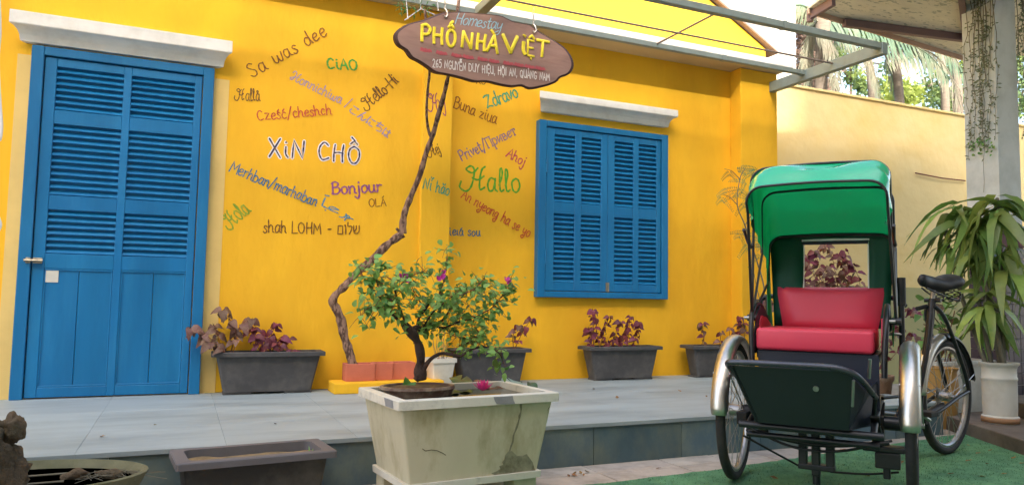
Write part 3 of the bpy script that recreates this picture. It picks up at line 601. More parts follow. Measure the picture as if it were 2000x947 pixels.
# ------------------------------------------------------------------ planters and leafy plants
def RZ(cx_, cy_, z, a): return Matrix.Translation((cx_, cy_, z)) @ Matrix.Rotation(R(a), 4, 'Z')
def ring_rect(lx, ly, r, n=5):
    out = []
    for (sx, sy, a0) in ((1, 1, 0), (-1, 1, 90), (-1, -1, 180), (1, -1, 270)):
        for i in range(n+1):
            a = R(a0+90*i/n); out.append((sx*(lx-r)+r*math.cos(a), sy*(ly-r)+r*math.sin(a)))
    return out
def loft(m, rings, M, cap0=True, cap1=False):
    k = len(rings[0][0]); b = len(m.v)
    for ps, z in rings: m.v += [M @ Vector((x, y, z)) for x, y in ps]
    for i in range(len(rings)-1):
        for j in range(k): m.f.append([b+i*k+j, b+i*k+(j+1) % k, b+(i+1)*k+(j+1) % k, b+(i+1)*k+j])
    if cap0: m.f.append([b+j for j in range(k)][::-1])
    if cap1: m.f.append([b+(len(rings)-1)*k+j for j in range(k)])
def planter(label, c, ang, L, D, H, mt_, rimm, soilm, rimw=.045, group='charcoal plastic planters', soil_in=.03, feet=True, taper=.86, lip=.028):
    root = thing('planter', label, 'planter', c, group); M = RZ(*c, ang); hl, hd = L/2, D/2; rc = .02
    z0 = .015 if feet else 0
    m = MB(); loft(m, [(ring_rect(hl*taper-.03, hd*taper-.03, rc), z0), (ring_rect((hl-.03), (hd-.03), rc), H-lip-.001)], M); m.build('body', mt_, root, smooth=True)
    m = MB(); a = ring_rect(hl, hd, .012); b_ = ring_rect(hl-.004, hd-.004, .012); i_ = ring_rect(hl-rimw, hd-rimw*.8, .03); i2 = ring_rect(hl-rimw-.006, hd-rimw*.8-.006, .03)
    loft(m, [(ring_rect(hl-.028, hd-.028, .012), H-lip), (a, H-lip), (a, H-.004), (b_, H), (i_, H), (i2, H-lip-.05), (ring_rect(hl-rimw-.02, hd-rimw*.8-.02, .03), H-soil_in-.03)], M, False); m.build('rim', rimm, root, smooth=True)
    m = MB(); ax, ay = hl-rimw-.004, hd-rimw*.8-.004
    def sf(u, v):
        x, y = (u-.5)*2*ax, (v-.5)*2*ay; return M @ Vector((x, y, H-soil_in+noise.noise(Vector((x*14+c[0]*9, y*14, 0)))*.010))
    m.grid(sf, 22, 8); m.build('soil', soilm, root, smooth='all')
    if feet:
        for s_ in (-1, 1):
            MB().box(s_*hl*taper*.62-.09, s_*hl*taper*.62+.09, -hd*taper+.035, hd*taper-.035, 0, .0148, M=M).build('foot', mt_, root, bevel=.003, segs=1)
    return root, M, H-soil_in
def leaf_mesh(name, m, L=1., W=.6, droop=.25, fold=.18, pts=6, tip=.5, ruffle=0.):
    b = MB(); rows = []
    for i in range(pts+1):
        t = i/pts; wv = W/2*(math.sin(math.pi*min(1, t**(tip)))**.85 if 0 < t < 1 else 0.01)
        z = -droop*t*t; y = t*L*(1-.12*droop*t); rf = ruffle*math.sin(i*2.3)
        rows.append([(-wv, y, z+fold*wv+rf), (0, y, z), (wv, y, z+fold*wv-rf)])
    vs = [q for r in rows for q in r]; fs = []
    for i in range(pts):
        a = i*3; fs += [[a, a+1, a+4, a+3], [a+1, a+2, a+5, a+4]]
    b.add(vs, fs); me = b.mesh(name); me.materials.append(m)
    for p in me.polygons: p.use_smooth = True
    return me
COLEUS = [leaf_mesh('coleus_leaf', LCOL, 1, .7, .6, .25, 8, .62, .03), leaf_mesh('coleus_leaf', LCOL, 1, .8, 1.1, .15, 8, .66, .04), leaf_mesh('coleus_leaf', LCOL, 1, .66, .25, .35, 8, .6, .03)]
COLEUSG = [leaf_mesh('coleus_leaf', LCOLG, 1, .7, .6, .25, 8, .62, .03), leaf_mesh('coleus_leaf', LCOLG, 1, .8, 1.1, .15, 8, .66, .04)]
BOUG = [leaf_mesh('green_leaf', LGREEN, 1, .7, .3, .25, 5, .7), leaf_mesh('green_leaf', LGREEN, 1, .62, .6, .15, 5, .75), leaf_mesh('green_leaf', LGREEN, 1, .75, .05, .3, 5, .7)]
def coleus(label, stems, base, meshes, size=.055, group='coleus plants in the planters', stemm=TWIG, dens=.045, hang=.4):
    """stems: list of paths of world points; leaves in opposite pairs up each stem"""
    root = thing('coleus_plant', label, 'plant', tuple(base), group)
    for st in stems:
        P = crspline(st, 5) if len(st) > 2 else [Vector(st[0]), Vector(st[0]).lerp(Vector(st[1]), .5), Vector(st[1])]
        k = len(P); MB().tube(P, [.0035*(1-.5*i/k) for i in range(k)], 6).build('stem', stemm, root, smooth=True)
        acc = 0; ang = rnd.uniform(0, 6.28); total = sum((P[i+1]-P[i]).length for i in range(k-1)); run = 0
        for i in range(1, k):
            run += (P[i]-P[i-1]).length; acc += (P[i]-P[i-1]).length
            if (acc > dens and run > total*.22) or i == k-1:
                acc = 0; t = (P[i]-P[i-1]).normalized(); ang += 1.35
                for q in ((0, math.pi) if i < k-1 else (0, 1.57, 3.14, 4.71)):
                    a = ang+q+rnd.uniform(-.3, .3); d = Vector((math.cos(a), math.sin(a), rnd.uniform(-hang, .25))).normalized()
                    s_ = size*rnd.uniform(.65, 1.15)*(.7+.3*run/total)
                    inst('leaf', rnd.choice(meshes), root, basis(P[i]+d*.006, d, Vector((rnd.gauss(0, .25), -.9, .7)), s_))
    return root
def stemsy(pts, y, jitter=.02): return [at(px, py, 1, y+rnd.uniform(-jitter, jitter)) for px, py in pts]

# planter by the door
B1 = at(520, 771, 2, 0)
pl, M, hs = planter('charcoal planter with drooping coleus on the terrace right beside the blue door', (.555, -.095, 0), -1, .715, .22, .275, CHARC, CHARC, SOIL)
c1 = [stemsy(p, y) for p, y in (([(455, 690), (462, 655), (450, 625), (435, 605)], -.12), ([(450, 690), (462, 650), (475, 630), (492, 622)], -.1), ([(430, 690), (415, 665), (395, 650), (372, 640)], -.15),
      ([(436, 690), (425, 655), (418, 635)], -.1), ([(440, 692), (430, 675), (412, 668)], -.18))]
coleus('tall straggly brown green coleus leaning towards the blue door', c1, (.38, -.1, .24), COLEUSG, .076, dens=.036, hang=.8)
c2 = [stemsy(p, y) for p, y in (([(520, 690), (515, 660), (500, 640), (490, 645)], -.1), ([(525, 690), (530, 655), (540, 632)], -.12), ([(520, 690), (540, 670), (560, 680), (575, 686)], -.14), ([(515, 690), (520, 668), (510, 655)], -.16),
      ([(530, 690), (545, 660), (565, 660)], -.08), ([(512, 692), (500, 670), (498, 655)], -.14))]
coleus('dense dark purple coleus at the right end of the planter beside the door', c2, (.66, -.1, .24), COLEUS, .062, dens=.022, hang=.7)
# planter behind the bonsai
planter('scuffed charcoal planter half hidden behind the bonsai', (2.18, -.02, 0), 3, .62, .24, .27, CHARC, CHARC, SOIL)
coleus('thin coleus with a drooping maroon tip beside the bonsai', [stemsy(p, -.03) for p in ([(1003, 682), (1002, 655), (1012, 635)], [(1004, 684), (1020, 650), (1038, 622)])], (2.4, -.02, .24), COLEUS+COLEUSG, .06, dens=.04, hang=1.2)
# planter below the window
planter('charcoal planter with dark red coleus below the shuttered window', (3.37, .0, 0), -1, .70, .22, .275, CHARC, CHARC, SOIL)
c3 = [stemsy(p, 0, .05) for p in ([(1155, 680), (1152, 655), (1148, 640)], [(1172, 680), (1165, 650), (1165, 625), (1158, 605)], [(1172, 678), (1182, 640), (1190, 618)], [(1180, 680), (1185, 668)],
      [(1210, 680), (1203, 650), (1212, 628)], [(1225, 680), (1228, 645), (1232, 618)], [(1232, 680), (1245, 650), (1248, 628)], [(1200, 680), (1198, 665)], [(1236, 682), (1240, 660)], [(1150, 678), (1160, 640)], [(1215, 680), (1218, 655)], [(1160, 678), (1158, 620)])]
coleus('bushy dark red coleus below the shuttered window', c3, (3.37, 0, .24), COLEUS, .058, dens=.024, hang=.8)
# planter left of the cyclo
planter('charcoal planter by the house corner partly behind the cyclo wheel', (4.35, -.02, 0), -3, .62, .22, .275, CHARC, CHARC, SOIL)
c4 = [stemsy(p, -.02, .04) for p in ([(1376, 680), (1374, 655), (1372, 632)], [(1405, 680), (1408, 650)], [(1425, 680), (1425, 640)], [(1440, 680), (1442, 640), (1446, 618)], [(1450, 680), (1455, 650), (1450, 630)], [(1430, 680), (1436, 650)])]
coleus('sparse wilting brown coleus by the house corner', c4, (4.35, 0, .24), COLEUSG+COLEUS[:1], .062, dens=.04, hang=1.0)
# empty planter in the foreground
planter('empty dark planter with pale dusty rim on the ground in front of the terrace', (.305, -2.045, GZ), 5.5, .615, .30, .234, DARKP, GREYRIM, SEDI, rimw=.05, feet=False, soil_in=.035, taper=.9)
gw = thing('weed_sprout', 'single pale green sprout in the empty foreground planter', 'plant', tuple(at(607, 868, 2, -.02)))
inst('leaf', BOUG[1], gw, basis(at(604, 886, 2, -.025), Vector((0, 0, 1)), Vector((0, -1, 0)), .035, .01))
inst('leaf', BOUG[1], gw, basis(at(609, 886, 2, -.025), Vector((.3, 0, 1)), Vector((0, -1, 0)), .025, .008))

# small white pot with gravel and dry stalks
wp = at(858, 712, 1, -.15); wr = thing('white_pot', 'small square white pot of pebbles and dry stalks between bonsai and planter', 'pot', (wp.x, -.15, 0))
M = RZ(wp.x, -.15, 0, 6); m = MB(); loft(m, [(ring_rect(.065, .065, .01), 0), (ring_rect(.088, .088, .01), .185), (ring_rect(.098, .098, .01), .186), (ring_rect(.098, .098, .01), .215), (ring_rect(.085, .085, .01), .215), (ring_rect(.08, .08, .01), .19)], M, True, True)
m.build('body', POTW, wr, smooth=True)
for i in range(40):
    a = rnd.uniform(-.075, .075), rnd.uniform(-.075, .075); s_ = rnd.uniform(.006, .011)
    m = MB(); m.lathe([(s_*.5, -s_*.6), (s_, 0), (s_*.6, s_*.6)], M @ Vector((a[0], a[1], .2)), 6); m.build('pebble', WHITE if i % 3 else TERRA, wr, smooth=True)
for i in range(14):
    a = M @ Vector((rnd.uniform(-.05, .05), rnd.uniform(-.05, .05), .19)); d = Vector((rnd.uniform(-.05, .05), rnd.uniform(-.03, .03), rnd.uniform(.12, .3)))
    MB().tube(crspline([a, a+d*.5+Vector((rnd.uniform(-.01, .01), 0, 0)), a+d], 3), .0016, 5).build('stalk', THINV, wr)

# yellow plinth, terracotta blocks and climbing vine
plinth = thing('plinth', 'low yellow plinth at the wall under the terracotta blocks', 'plinth', (1.25, -.17, 0))
MB().box(.955, 1.72, -.315, -.075, 0, .072).build('slab', YEL, plinth, bevel=.006)
tb = thing('terracotta_planter', 'terracotta blocks set end to end on the yellow plinth around the vine', 'planter', (1.3, -.2, .073))
for (x0, x1, yy) in ((1.045, 1.245, -.235), (1.248, 1.375, -.215), (1.378, 1.545, -.195)):
    m = MB(); h0, h1 = .0725, .19; d = .13; t = .016
    loft(m, [([(x0, yy), (x1, yy), (x1, yy+d), (x0, yy+d)], h0), ([(x0, yy), (x1, yy), (x1, yy+d), (x0, yy+d)], h1), ([(x0+t, yy+t), (x1-t, yy+t), (x1-t, yy+d-t), (x0+t, yy+d-t)], h1), ([(x0+t, yy+t), (x1-t, yy+t), (x1-t, yy+d-t), (x0+t, yy+d-t)], h1-.03)], Matrix(), True, True)
    m.build('block', TERRA, tb, bevel=.003, segs=1)
def limb(m, pts, r0, r1, k=5, n=9, knob=.12):
    P = crspline(pts, k); q = len(P)
    rs = [(r0+(r1-r0)*i/(q-1))*(1+knob*noise.noise(P[i]*23)*2) for i in range(q)]; m.tube(P, rs, n); return P
vine = thing('climbing_vine', 'bare woody vine winding up the yellow wall to the hanging sign', 'vine', (1.13, -.17, .17))
vp = [(690, 716, -.17), (683, 690, -.16), (672, 655, -.15), (667, 628, -.15), (657, 603, -.14), (650, 590, -.14), (655, 576, -.15), (672, 560, -.17), (690, 540, -.18), (722, 512, -.2), (752, 482, -.22), (775, 464, -.22), (787, 456, -.23), (787, 435, -.24), (792, 410, -.25), (805, 378, -.27),
      (820, 342, -.3), (832, 300, -.33), (846, 262, -.37), (856, 225, -.42), (866, 190, -.48), (872, 165, -.54), (876, 148, -.6), (885, 110, -.66), (890, 70, -.66), (893, 30, -.6), (900, -30, -.5)]
m = MB(); limb(m, [at(x, y, 1, d) for x, y, d in vp[:13]], .031, .024, 5, 10, .22); m.build('trunk', BARK, vine, smooth='all')
m = MB(); limb(m, [at(x, y, 1, d) for x, y, d in vp[12:]], .024, .010, 5, 9, .15); m.build('trunk', BARK, vine, smooth='all')
m = MB(); limb(m, [at(x, y, 1, d) for x, y, d in ((843, 272, -.36), (836, 250, -.38), (833, 215, -.42), (836, 170, -.5), (839, 140, -.56), (836, 90, -.62), (830, 20, -.62))], .010, .008, 4, 7); m.build('branch', BARK, vine, smooth='all')
m = MB(); limb(m, [at(x, y, 1, d) for x, y, d in ((876, 150, -.6), (868, 138, -.6), (860, 125, -.6))], .009, .006, 3, 7); m.build('branch', BARK, vine, smooth='all')
m = MB(); limb(m, [at(x, y, 1, d) for x, y, d in ((784, 457, -.23), (778, 450, -.22), (774, 446, -.22))], .013, .008, 3, 7); m.build('branch', BARK, vine, smooth='all')

# ------------------------------------------------------------------ big weathered trough with water lily
TC = (1.128, -2.225, -.095); TA = 5.5; TH = .25-TC[2]
tr = thing('concrete_trough', 'large weathered cream rectangular trough with dark leak stain and pond water', 'planter', TC)
M = RZ(*TC, TA); hl, hd = .370, .248
m = MB(); loft(m, [(ring_rect(hl*.80, hd*.78, .012, 3), .012), (ring_rect(hl-.022, hd-.022, .012, 3), TH-.041)], M); m.build('body', TROUGH, tr, smooth=True)
m = MB(); loft(m, [(ring_rect(hl-.018, hd-.018, .01, 3), TH-.04), (ring_rect(hl, hd, .008, 3), TH-.037), (ring_rect(hl, hd, .008, 3), TH-.003), (ring_rect(hl-.003, hd-.003, .008, 3), TH), (ring_rect(hl-.040, hd-.040, .01, 3), TH), (ring_rect(hl-.046, hd-.046, .01, 3), TH-.09)], M, False); m.build('rim', TRIM, tr, smooth=True)
m = MB(); loft(m, [(ring_rect(hl*.80+.012, hd*.78+.012, .008, 3), -.016), (ring_rect(hl*.80+.014, hd*.78+.014, .008, 3), .0115)], M, True, True); m.build('base_rim', TRIM, tr, smooth=True)
for sx in (-1, 1):
    for sy in (-1, 1): MB().box(sx*.24-.055, sx*.24+.055, sy*.14-.045, sy*.14+.045, GZ-TC[2], -.0162, M=M).build('foot', TROUGH, tr)
m = MB(); m.add([M @ Vector((x, y, TH-.028)) for x, y in ring_rect(hl-.041, hd-.041, .01, 3)], [list(range(16))]); m.build('water', WATER, tr)
# leak stain down the front and its dark wet patch: thin sheets following the tapered face
def tface(x, h):      # point on the front face of the trough at local x, height h
    t = (h-.012)/(TH-.041-.012); yy = -(hd*.78+(hd-.022-hd*.78)*t); return M @ Vector((x, yy-.0012, h))
STAIN = mat('dark_wet_algae', '#8E8A72', .6, .3, 30, .4, 50, col2='#65614A', c2amt=.8, c2scale=18)
m = MB(); cx_ = [(.188, TH-.042), (.192, .275), (.186, .25), (.183, .225), (.170, .19), (.163, .16), (.158, .13), (.148, .105)]; P = crspline([Vector((a, b, 0)) for a, b in cx_], 4)
vl = [tface(p.x-(.0045+.0015*math.sin(i*1.1)), p.y) for i, p in enumerate(P)]; vr = [tface(p.x+(.0045+.002*math.sin(i*.9+1)), p.y) for i, p in enumerate(P)]; k = len(P)
m.add(vl+vr, [[i, k+i, k+i+1, i+1] for i in range(k-1)])
m.build('leak_stain', STAIN, tr)
pt = [(a+.008, b-.043) for a, b in [(.135, .145), (.150, .150), (.165, .140), (.180, .125), (.205, .122), (.225, .128), (.245, .112), (.262, .090), (.270, .070), (.275, .056), (.22, .056), (.15, .056), (.075, .056), (.06, .063), (.085, .07), (.10, .078), (.095, .088), (.115, .092), (.108, .105), (.122, .118), (.118, .130)]]
m = MB(); m.add([tface(a+rnd.uniform(-.003, .003), b+rnd.uniform(-.003, .003))+Vector((0, -.0004, 0)) for a, b in pt], [list(range(len(pt)))]); m.build('leak_stain', STAIN, tr)
m = MB(); MGR = mat('grey_mortar_patch', '#8C8C8C', .85, .15, 20, .3, 60)
m.add([M @ Vector((x, -hd-.0012, TH-.003+z)) for x, z in ((.045, 0), (.135, 0), (.140, -.018), (.148, -.033), (.10, -.033), (.06, -.03), (.05, -.015))], [list(range(7))]); m.build('mortar_patch', MGR, tr)
m = MB(); m.add([M @ Vector((-hl-.0012, y, TH-.004+z)) for y, z in ((-.09, 0), (-.19, 0), (-.20, -.03), (-.11, -.032))], [list(range(4))]); m.build('mortar_patch', MGR, tr)
CRK = mat('hairline_crack', '#5E5644', .9, .2, 30, .1, 50)
for pts in ([(-.25, .15), (-.235, .14), (-.21, .142), (-.185, .137), (-.16, .125), (-.145, .115)], [(.335, TH-.06), (.325, TH-.075), (.33, TH-.09)], [(-.33, .275), (-.328, .24), (-.329, .21)]):
    m = MB(); q = [tface(a, b) for a, b in pts]; k = len(q); m.add([p+Vector((0, -.0006, .0016)) for p in q]+[p+Vector((0, -.0006, -.0016)) for p in q], [[i, k+i, k+i+1, i+1] for i in range(k-1)]); m.build('crack', CRK, tr)
WZ = TC[2]+TH-.026
lil = thing('water_lily', 'pink water lily flower with round pads floating in the cream trough', 'water lily', tuple(at(945, 760, 2, WZ)))
def pad(px, py, r, tilt=0, ta=0, m_=LPAD, z=WZ):
    c = at(px, py, 2, z); b = MB(); k = 18
    Mx = Matrix.Translation(c) @ Matrix.Rotation(R(rnd.uniform(0, 360)), 4, 'Z'); My = Matrix.Translation(c) @ Matrix.Rotation(R(tilt), 4, Vector((math.cos(R(ta)), math.sin(R(ta)), 0))) @ Matrix.Rotation(rnd.uniform(0, 6), 4, 'Z')
    vs = [Vector((0, 0, 0))]+[Vector((r*math.cos(a)*(1+.03*math.sin(5*a)), r*math.sin(a), .006*math.sin(3*a+px))) for a in [R(12)+R(336)*i/k for i in range(k+1)]]
    b.add([My @ v for v in vs], [[0, i+1, i+2] for i in range(k)]); return b.build('lily_pad', m_, lil, smooth='all')
LP2 = mat('lily_pad_brown', '#7A4E38', .35, .2, 12, .1, 40, col2='#4E5A34', c2amt=.7, c2scale=14); LP3 = mat('lily_pad_pale', '#8AA090', .3, .15, 12, .1, 40)
for a in ((800, 770, .05, 0, 0), (830, 762, .055, 8, 40), (772, 764, .045, 0, 0), (870, 756, .05, 0, 0), (905, 764, .045, 0, 0), (918, 749, .05, 6, 90), (985, 752, .05, 0, 0), (880, 768, .04, 0, 0)): pad(*a)
pad(972, 757, .06, 12, 0, LP2); pad(1000, 746, .055, 20, 30, LP3, WZ+.02); pad(940, 745, .05, 0, 0, LP2)
pad(900, 741, .06, 15, 0, LPAD, WZ+.015); pad(1040, 752, .03, 35, 20, LPAD, WZ+.015)
fc = at(943, 763, 2, WZ+.012)
pet = leaf_mesh('petal', LILY, 1, .3, -.35, .3, 4, .8)
for ring, cnt, el, L in ((0, 10, 18, .055), (1, 10, 42, .052), (2, 8, 65, .045)):
    for i in range(cnt):
        a = 2*math.pi*(i+.5*ring)/cnt; d = Vector((math.cos(a)*math.cos(R(el)), math.sin(a)*math.cos(R(el)), math.sin(R(el)))); inst('petal', pet, lil, basis(fc, d, Vector((0, 0, 1)), L))
sp = thing('pond_sprout', 'upright green sprout with broad leaves at the left end of the trough', 'plant', tuple(at(790, 765, 2, WZ)))
for (px, py, dx, dz, s_) in ((795, 768, -.05, .7, .075), (793, 770, .4, .8, .07), (800, 772, 1, .25, .08), (790, 770, -1, .3, .06), (806, 772, .9, .1, .08)):
    inst('leaf', BOUG[0], sp, basis(at(px, py, 2, WZ), Vector((dx, -.2, dz)), Vector((0, -.6, 1)), s_))
snl = thing('sediment_mound', 'pale muddy sediment heap at the left end of the trough', 'mud', tuple(at(775, 775, 2, WZ)))
ms = MB(); c = M @ Vector((-.28, -.17, TH-.040)); ms.lathe([(.085, 0), (.07, .018), (.04, .026), (0, .028)], c, 16, sy=.5); ms.build('mound', SEDI, snl, smooth='all')

# ------------------------------------------------------------------ bonsai bougainvillea in a round bowl standing in the trough
bc = at(816, 742, 2, .205); bonsai = thing('bonsai_bougainvillea', 'gnarled flowering bougainvillea bonsai with pink blooms in a round bowl on the trough', 'bonsai', (bc.x, -2.12, .17))
bx, by = at(816, 742, 1, -2.12).x, -2.12
m = MB(); m.lathe([(.11, .18), (.135, .19), (.156, .225), (.160, .240), (.171, .25), (.168, .262), (.152, .262), (.147, .248), (0, .248)], (bx, by, 0), 32, sy=.72); m.build('bowl', mat('brown_clay_bowl', '#6A5044', .7, .15, 12, .3, 40, col2='#B0A48E', c2amt=.8, c2scale=8), bonsai, smooth=True)
m = MB(); m.lathe([(.147, .252), (.1, .26), (0, .266)], (bx, by, 0), 24, sy=.72); m.build('soil', SOIL, bonsai, smooth='all')
YB = -2.12
def bl(m, pts, r0, r1, n=8): return limb(m, [at(x, y, 1, YB+d) for x, y, d in pts], r0, r1, 4, n, .2)
m = MB()
bl(m, [(823, 742, 0), (820, 720, 0), (822, 700, -.01), (818, 675, -.01), (808, 655, -.02), (795, 640, -.02), (788, 630, -.02)], .026, .017, 10)
m.build('trunk', DBARK, bonsai, smooth='all')
m = MB(); bl(m, [(812, 742, 0), (823, 728, -.01), (832, 712, -.02), (845, 698, -.03), (862, 690, -.04), (880, 692, -.05), (900, 696, -.06)], .013, .006); m.build('trunk', DBARK, bonsai, smooth='all')
main = [([(803, 648, -.02), (815, 640, 0), (826, 646, .02), (838, 640, .03), (850, 632, .04)], .015, .008), ([(790, 634, -.02), (778, 625, -.03), (765, 612, -.05), (752, 590, -.06), (745, 570, -.06)], .009, .003), ([(800, 645, -.02), (792, 630, -.03), (780, 600, -.06), (772, 570, -.08), (768, 545, -.1)], .008, .003),
        ([(815, 640, 0), (818, 622, .02), (830, 605, .05), (842, 588, .06), (858, 575, .06)], .008, .003), ([(850, 632, .04), (868, 622, .05), (880, 600, .06), (895, 578, .05), (905, 560, .05)], .006, .003),
        ([(845, 634, .04), (865, 640, .0), (890, 630, -.04), (920, 622, -.06), (945, 610, -.06)], .006, .0025), ([(826, 640, .02), (845, 610, -.05), (868, 590, -.1), (895, 570, -.12)], .005, .002),
        ([(858, 575, .06), (868, 545, .05), (874, 515, .04), (872, 485, .03)], .003, .0012), ([(752, 590, -.06), (730, 570, -.05), (712, 545, -.04), (700, 520, -.02)], .0035, .0015), ([(765, 612, -.05), (745, 602, -.1), (722, 600, -.12), (705, 618, -.1)], .003, .0015),
        ([(905, 560, .05), (930, 570, .04), (952, 585, .03), (970, 600, .02)], .003, .0015), ([(945, 610, -.06), (962, 600, -.04), (978, 582, -.02), (992, 560, 0), (1000, 555, 0)], .0025, .001), ([(900, 696, -.06), (925, 680, -.08), (955, 678, -.1), (975, 690, -.1), (985, 712, -.1)], .005, .0015),
        ([(772, 570, -.08), (790, 548, -.06), (812, 535, -.03), (835, 528, 0)], .003, .0012), ([(745, 570, -.06), (735, 550, -.04), (742, 530, 0), (755, 515, .03)], .003, .0012), ([(830, 605, .05), (815, 580, .1), (805, 560, .12), (800, 540, .14)], .003, .0015),
        ([(870, 640, 0), (885, 655, -.04), (915, 660, -.06), (945, 655, -.06)], .003, .0012), ([(895, 578, -.1), (925, 565, -.08), (945, 545, -.06), (952, 560, -.04)], .003, .0012), ([(880, 600, .06), (905, 612, .1), (930, 640, .1), (938, 665, .08)], .003, .0012),
        ([(880, 692, -.05), (895, 680, .05), (915, 670, .05), (935, 680, .04)], .003, .0012)]
tips = []
for pts, r0, r1 in main:
    mm = MB(); P = bl(mm, pts, r0, r1, 7 if r0 > .004 else 5); mm.build('branch', DBARK if r0 > .0045 else TWIG, bonsai, smooth='all'); tips.append((P, r0))
mm = MB(); lpts = []
for P, r0 in tips:
    k = len(P); st = k//3 if r0 > .004 else 2
    for i in list(range(st, k))+list(range(st, k, 2)):
        d = Vector((rnd.gauss(0, .7), rnd.gauss(0, .8), rnd.gauss(.25, .7))).normalized(); L = rnd.uniform(.03, .085)
        q = [P[i], P[i]+d*L*.5+Vector((0, 0, rnd.uniform(-.008, .008))), P[i]+d*L+Vector((0, 0, -.01))]; mm.tube(q, [.0015, .0012, .0008], 4)
        for t in ((.6, q[1]), (1, q[2])): lpts.append(q[1 if t[0] < 1 else 2])
    for i in range(st, k): lpts.append(P[i])
mm.build('twigs', TWIG, bonsai, kind='stuff')
rnd.shuffle(lpts); lpts = [p for p in lpts if p.z > .3 or p.x > at(860, 700, 1, YB).x]
for p in lpts[:299]:
    d = Vector((rnd.gauss(0, 1), rnd.gauss(-.25, .9), rnd.gauss(-.15, .6))).normalized()
    inst('leaf', rnd.choice(BOUG), bonsai, basis(p+Vector((rnd.gauss(0, .006), rnd.gauss(0, .006), rnd.gauss(0, .006))), d, Vector((rnd.gauss(0, .4), -.5, 1)), rnd.choice((rnd.uniform(.024, .038), rnd.uniform(.034, .050)))))
mm = MB()
for p in (lpts[299:]+lpts+lpts)[:950]:
    d = Vector((rnd.gauss(0, 1), rnd.gauss(0, .9), rnd.gauss(-.1, .6))).normalized(); me = rnd.choice(BOUG)
    Mx = basis(p+Vector((rnd.gauss(0, .022), rnd.gauss(0, .04), rnd.gauss(0, .016))), d, Vector((rnd.gauss(0, .4), -.5, 1)), rnd.uniform(.02, .042)); mm.add([Mx @ v.co for v in me.vertices], [list(q.vertices) for q in me.polygons])
mm.build('small_leaves', LGREEN, bonsai, kind='stuff', smooth='all')
bract = leaf_mesh('bract', PINK, 1, .75, -.3, .3, 4, .8)
for px, py, d in ((988, 546, 0), (991, 552, 0), (864, 534, .02), (855, 545, .02), (862, 542, 0), (790, 542, -.05), (793, 548, -.05), (758, 588, -.05), (764, 597, -.05), (783, 540, -.04), (700, 742, 9)):
    if d > 1: continue
    c = at(px, py, 1, YB+d)
    for i in range(3):
        a = 2.1*i+rnd.random(); inst('bract', bract, bonsai, basis(c, Vector((math.cos(a), -.6, math.sin(a)*.8+.3)), Vector((0, -1, .4)), .024))

rnd.seed(33)
# ------------------------------------------------------------------ mossy basin and rock in the left foreground
bas = thing('stone_basin', 'oval mossy stone basin with dark water and driftwood in the left foreground', 'basin', (-.52, -2.2, GZ))
m = MB(); m.lathe([(.28, 0), (.37, .08), (.43, .19), (.445, .222), (.432, .226), (.405, .205), (.37, .17), (0, .16)], (-.525, -2.2, GZ), 40, sy=.62); m.build('bowl', BASINM, bas, smooth=True)
m = MB(); m.lathe([(.398, .197), (0, .197)], (-.525, -2.2, GZ), 40, sy=.62); m.build('water', mat('murky_brown_water', '#4A443C', .12, .2, 6, .1, 20, spec=.6, col2='#6A6258', c2amt=.6, c2scale=5), bas)
dw = thing('driftwood_lump', 'lumpy grey driftwood lying in the stone basin', 'driftwood', (-.26, -2.18, -.03))
m = MB(); limb(m, [(-.36, -2.16, -.03), (-.32, -2.17, -.012), (-.27, -2.19, -.004), (-.22, -2.20, -.014), (-.17, -2.2, -.028)], .014, .02, 5, 9, .9); m.build('wood', ROCKM, dw, smooth='all')
m = MB()
for i in range(40):
    a = Vector((-.2+rnd.gauss(0, .04), -2.19+rnd.gauss(0, .03), -.02)); m.tube([a, a+Vector((rnd.gauss(0, .02), rnd.gauss(0, .02), .012)), a+Vector((rnd.gauss(0, .05), rnd.gauss(0, .03), -.004))], .0012, 4)
m.build('fibres', THINV, dw, kind='stuff')
for y in (-2.12, -2.25):
    m = MB().tube([(-.9, y, GZ+.1985+.003), (-.35, y+.03, GZ+.2015)], .004, 6); m.build('twig', THINV, dw)
rk = thing('rock', 'rough brown mossy rock with pale top at the left edge of the yard', 'rock', (-.98, -2.42, GZ))
bm = bmesh.new(); bmesh.ops.create_icosphere(bm, subdivisions=5, radius=1)
for v in bm.verts:
    p = v.co.copy(); d = 1+.35*noise.noise(p*1.6+Vector((3, 1, 7)))+.16*noise.noise(p*4.5)+.11*noise.noise(p*11)+.07*noise.noise(p*26)
    v.co = Vector((p.x*.15*d, p.y*.13*d, p.z*.24*d+.19))
me = bpy.data.meshes.new('boulder'); bm.to_mesh(me); bm.free(); me.materials.append(ROCKM)
for p in me.polygons: p.use_smooth = True
inst('boulder', me, rk, Matrix.Translation((at(-55, 900, 1, -2.42).x, -2.42, GZ+.02)))
bm = bmesh.new(); bmesh.ops.create_icosphere(bm, subdivisions=4, radius=1)
for v in bm.verts:
    p = v.co.copy(); d = 1+.3*noise.noise(p*1.9+Vector((9, 4, 2)))+.12*noise.noise(p*6); v.co = Vector((p.x*.035*d, p.y*.04*d, p.z*.05*d))
me = bpy.data.meshes.new('knob'); bm.to_mesh(me); bm.free(); me.materials.append(ROCKM)
for p in me.polygons: p.use_smooth = True
inst('knob', me, rk, Matrix.Translation(at(25, 838, 1, -2.42)))

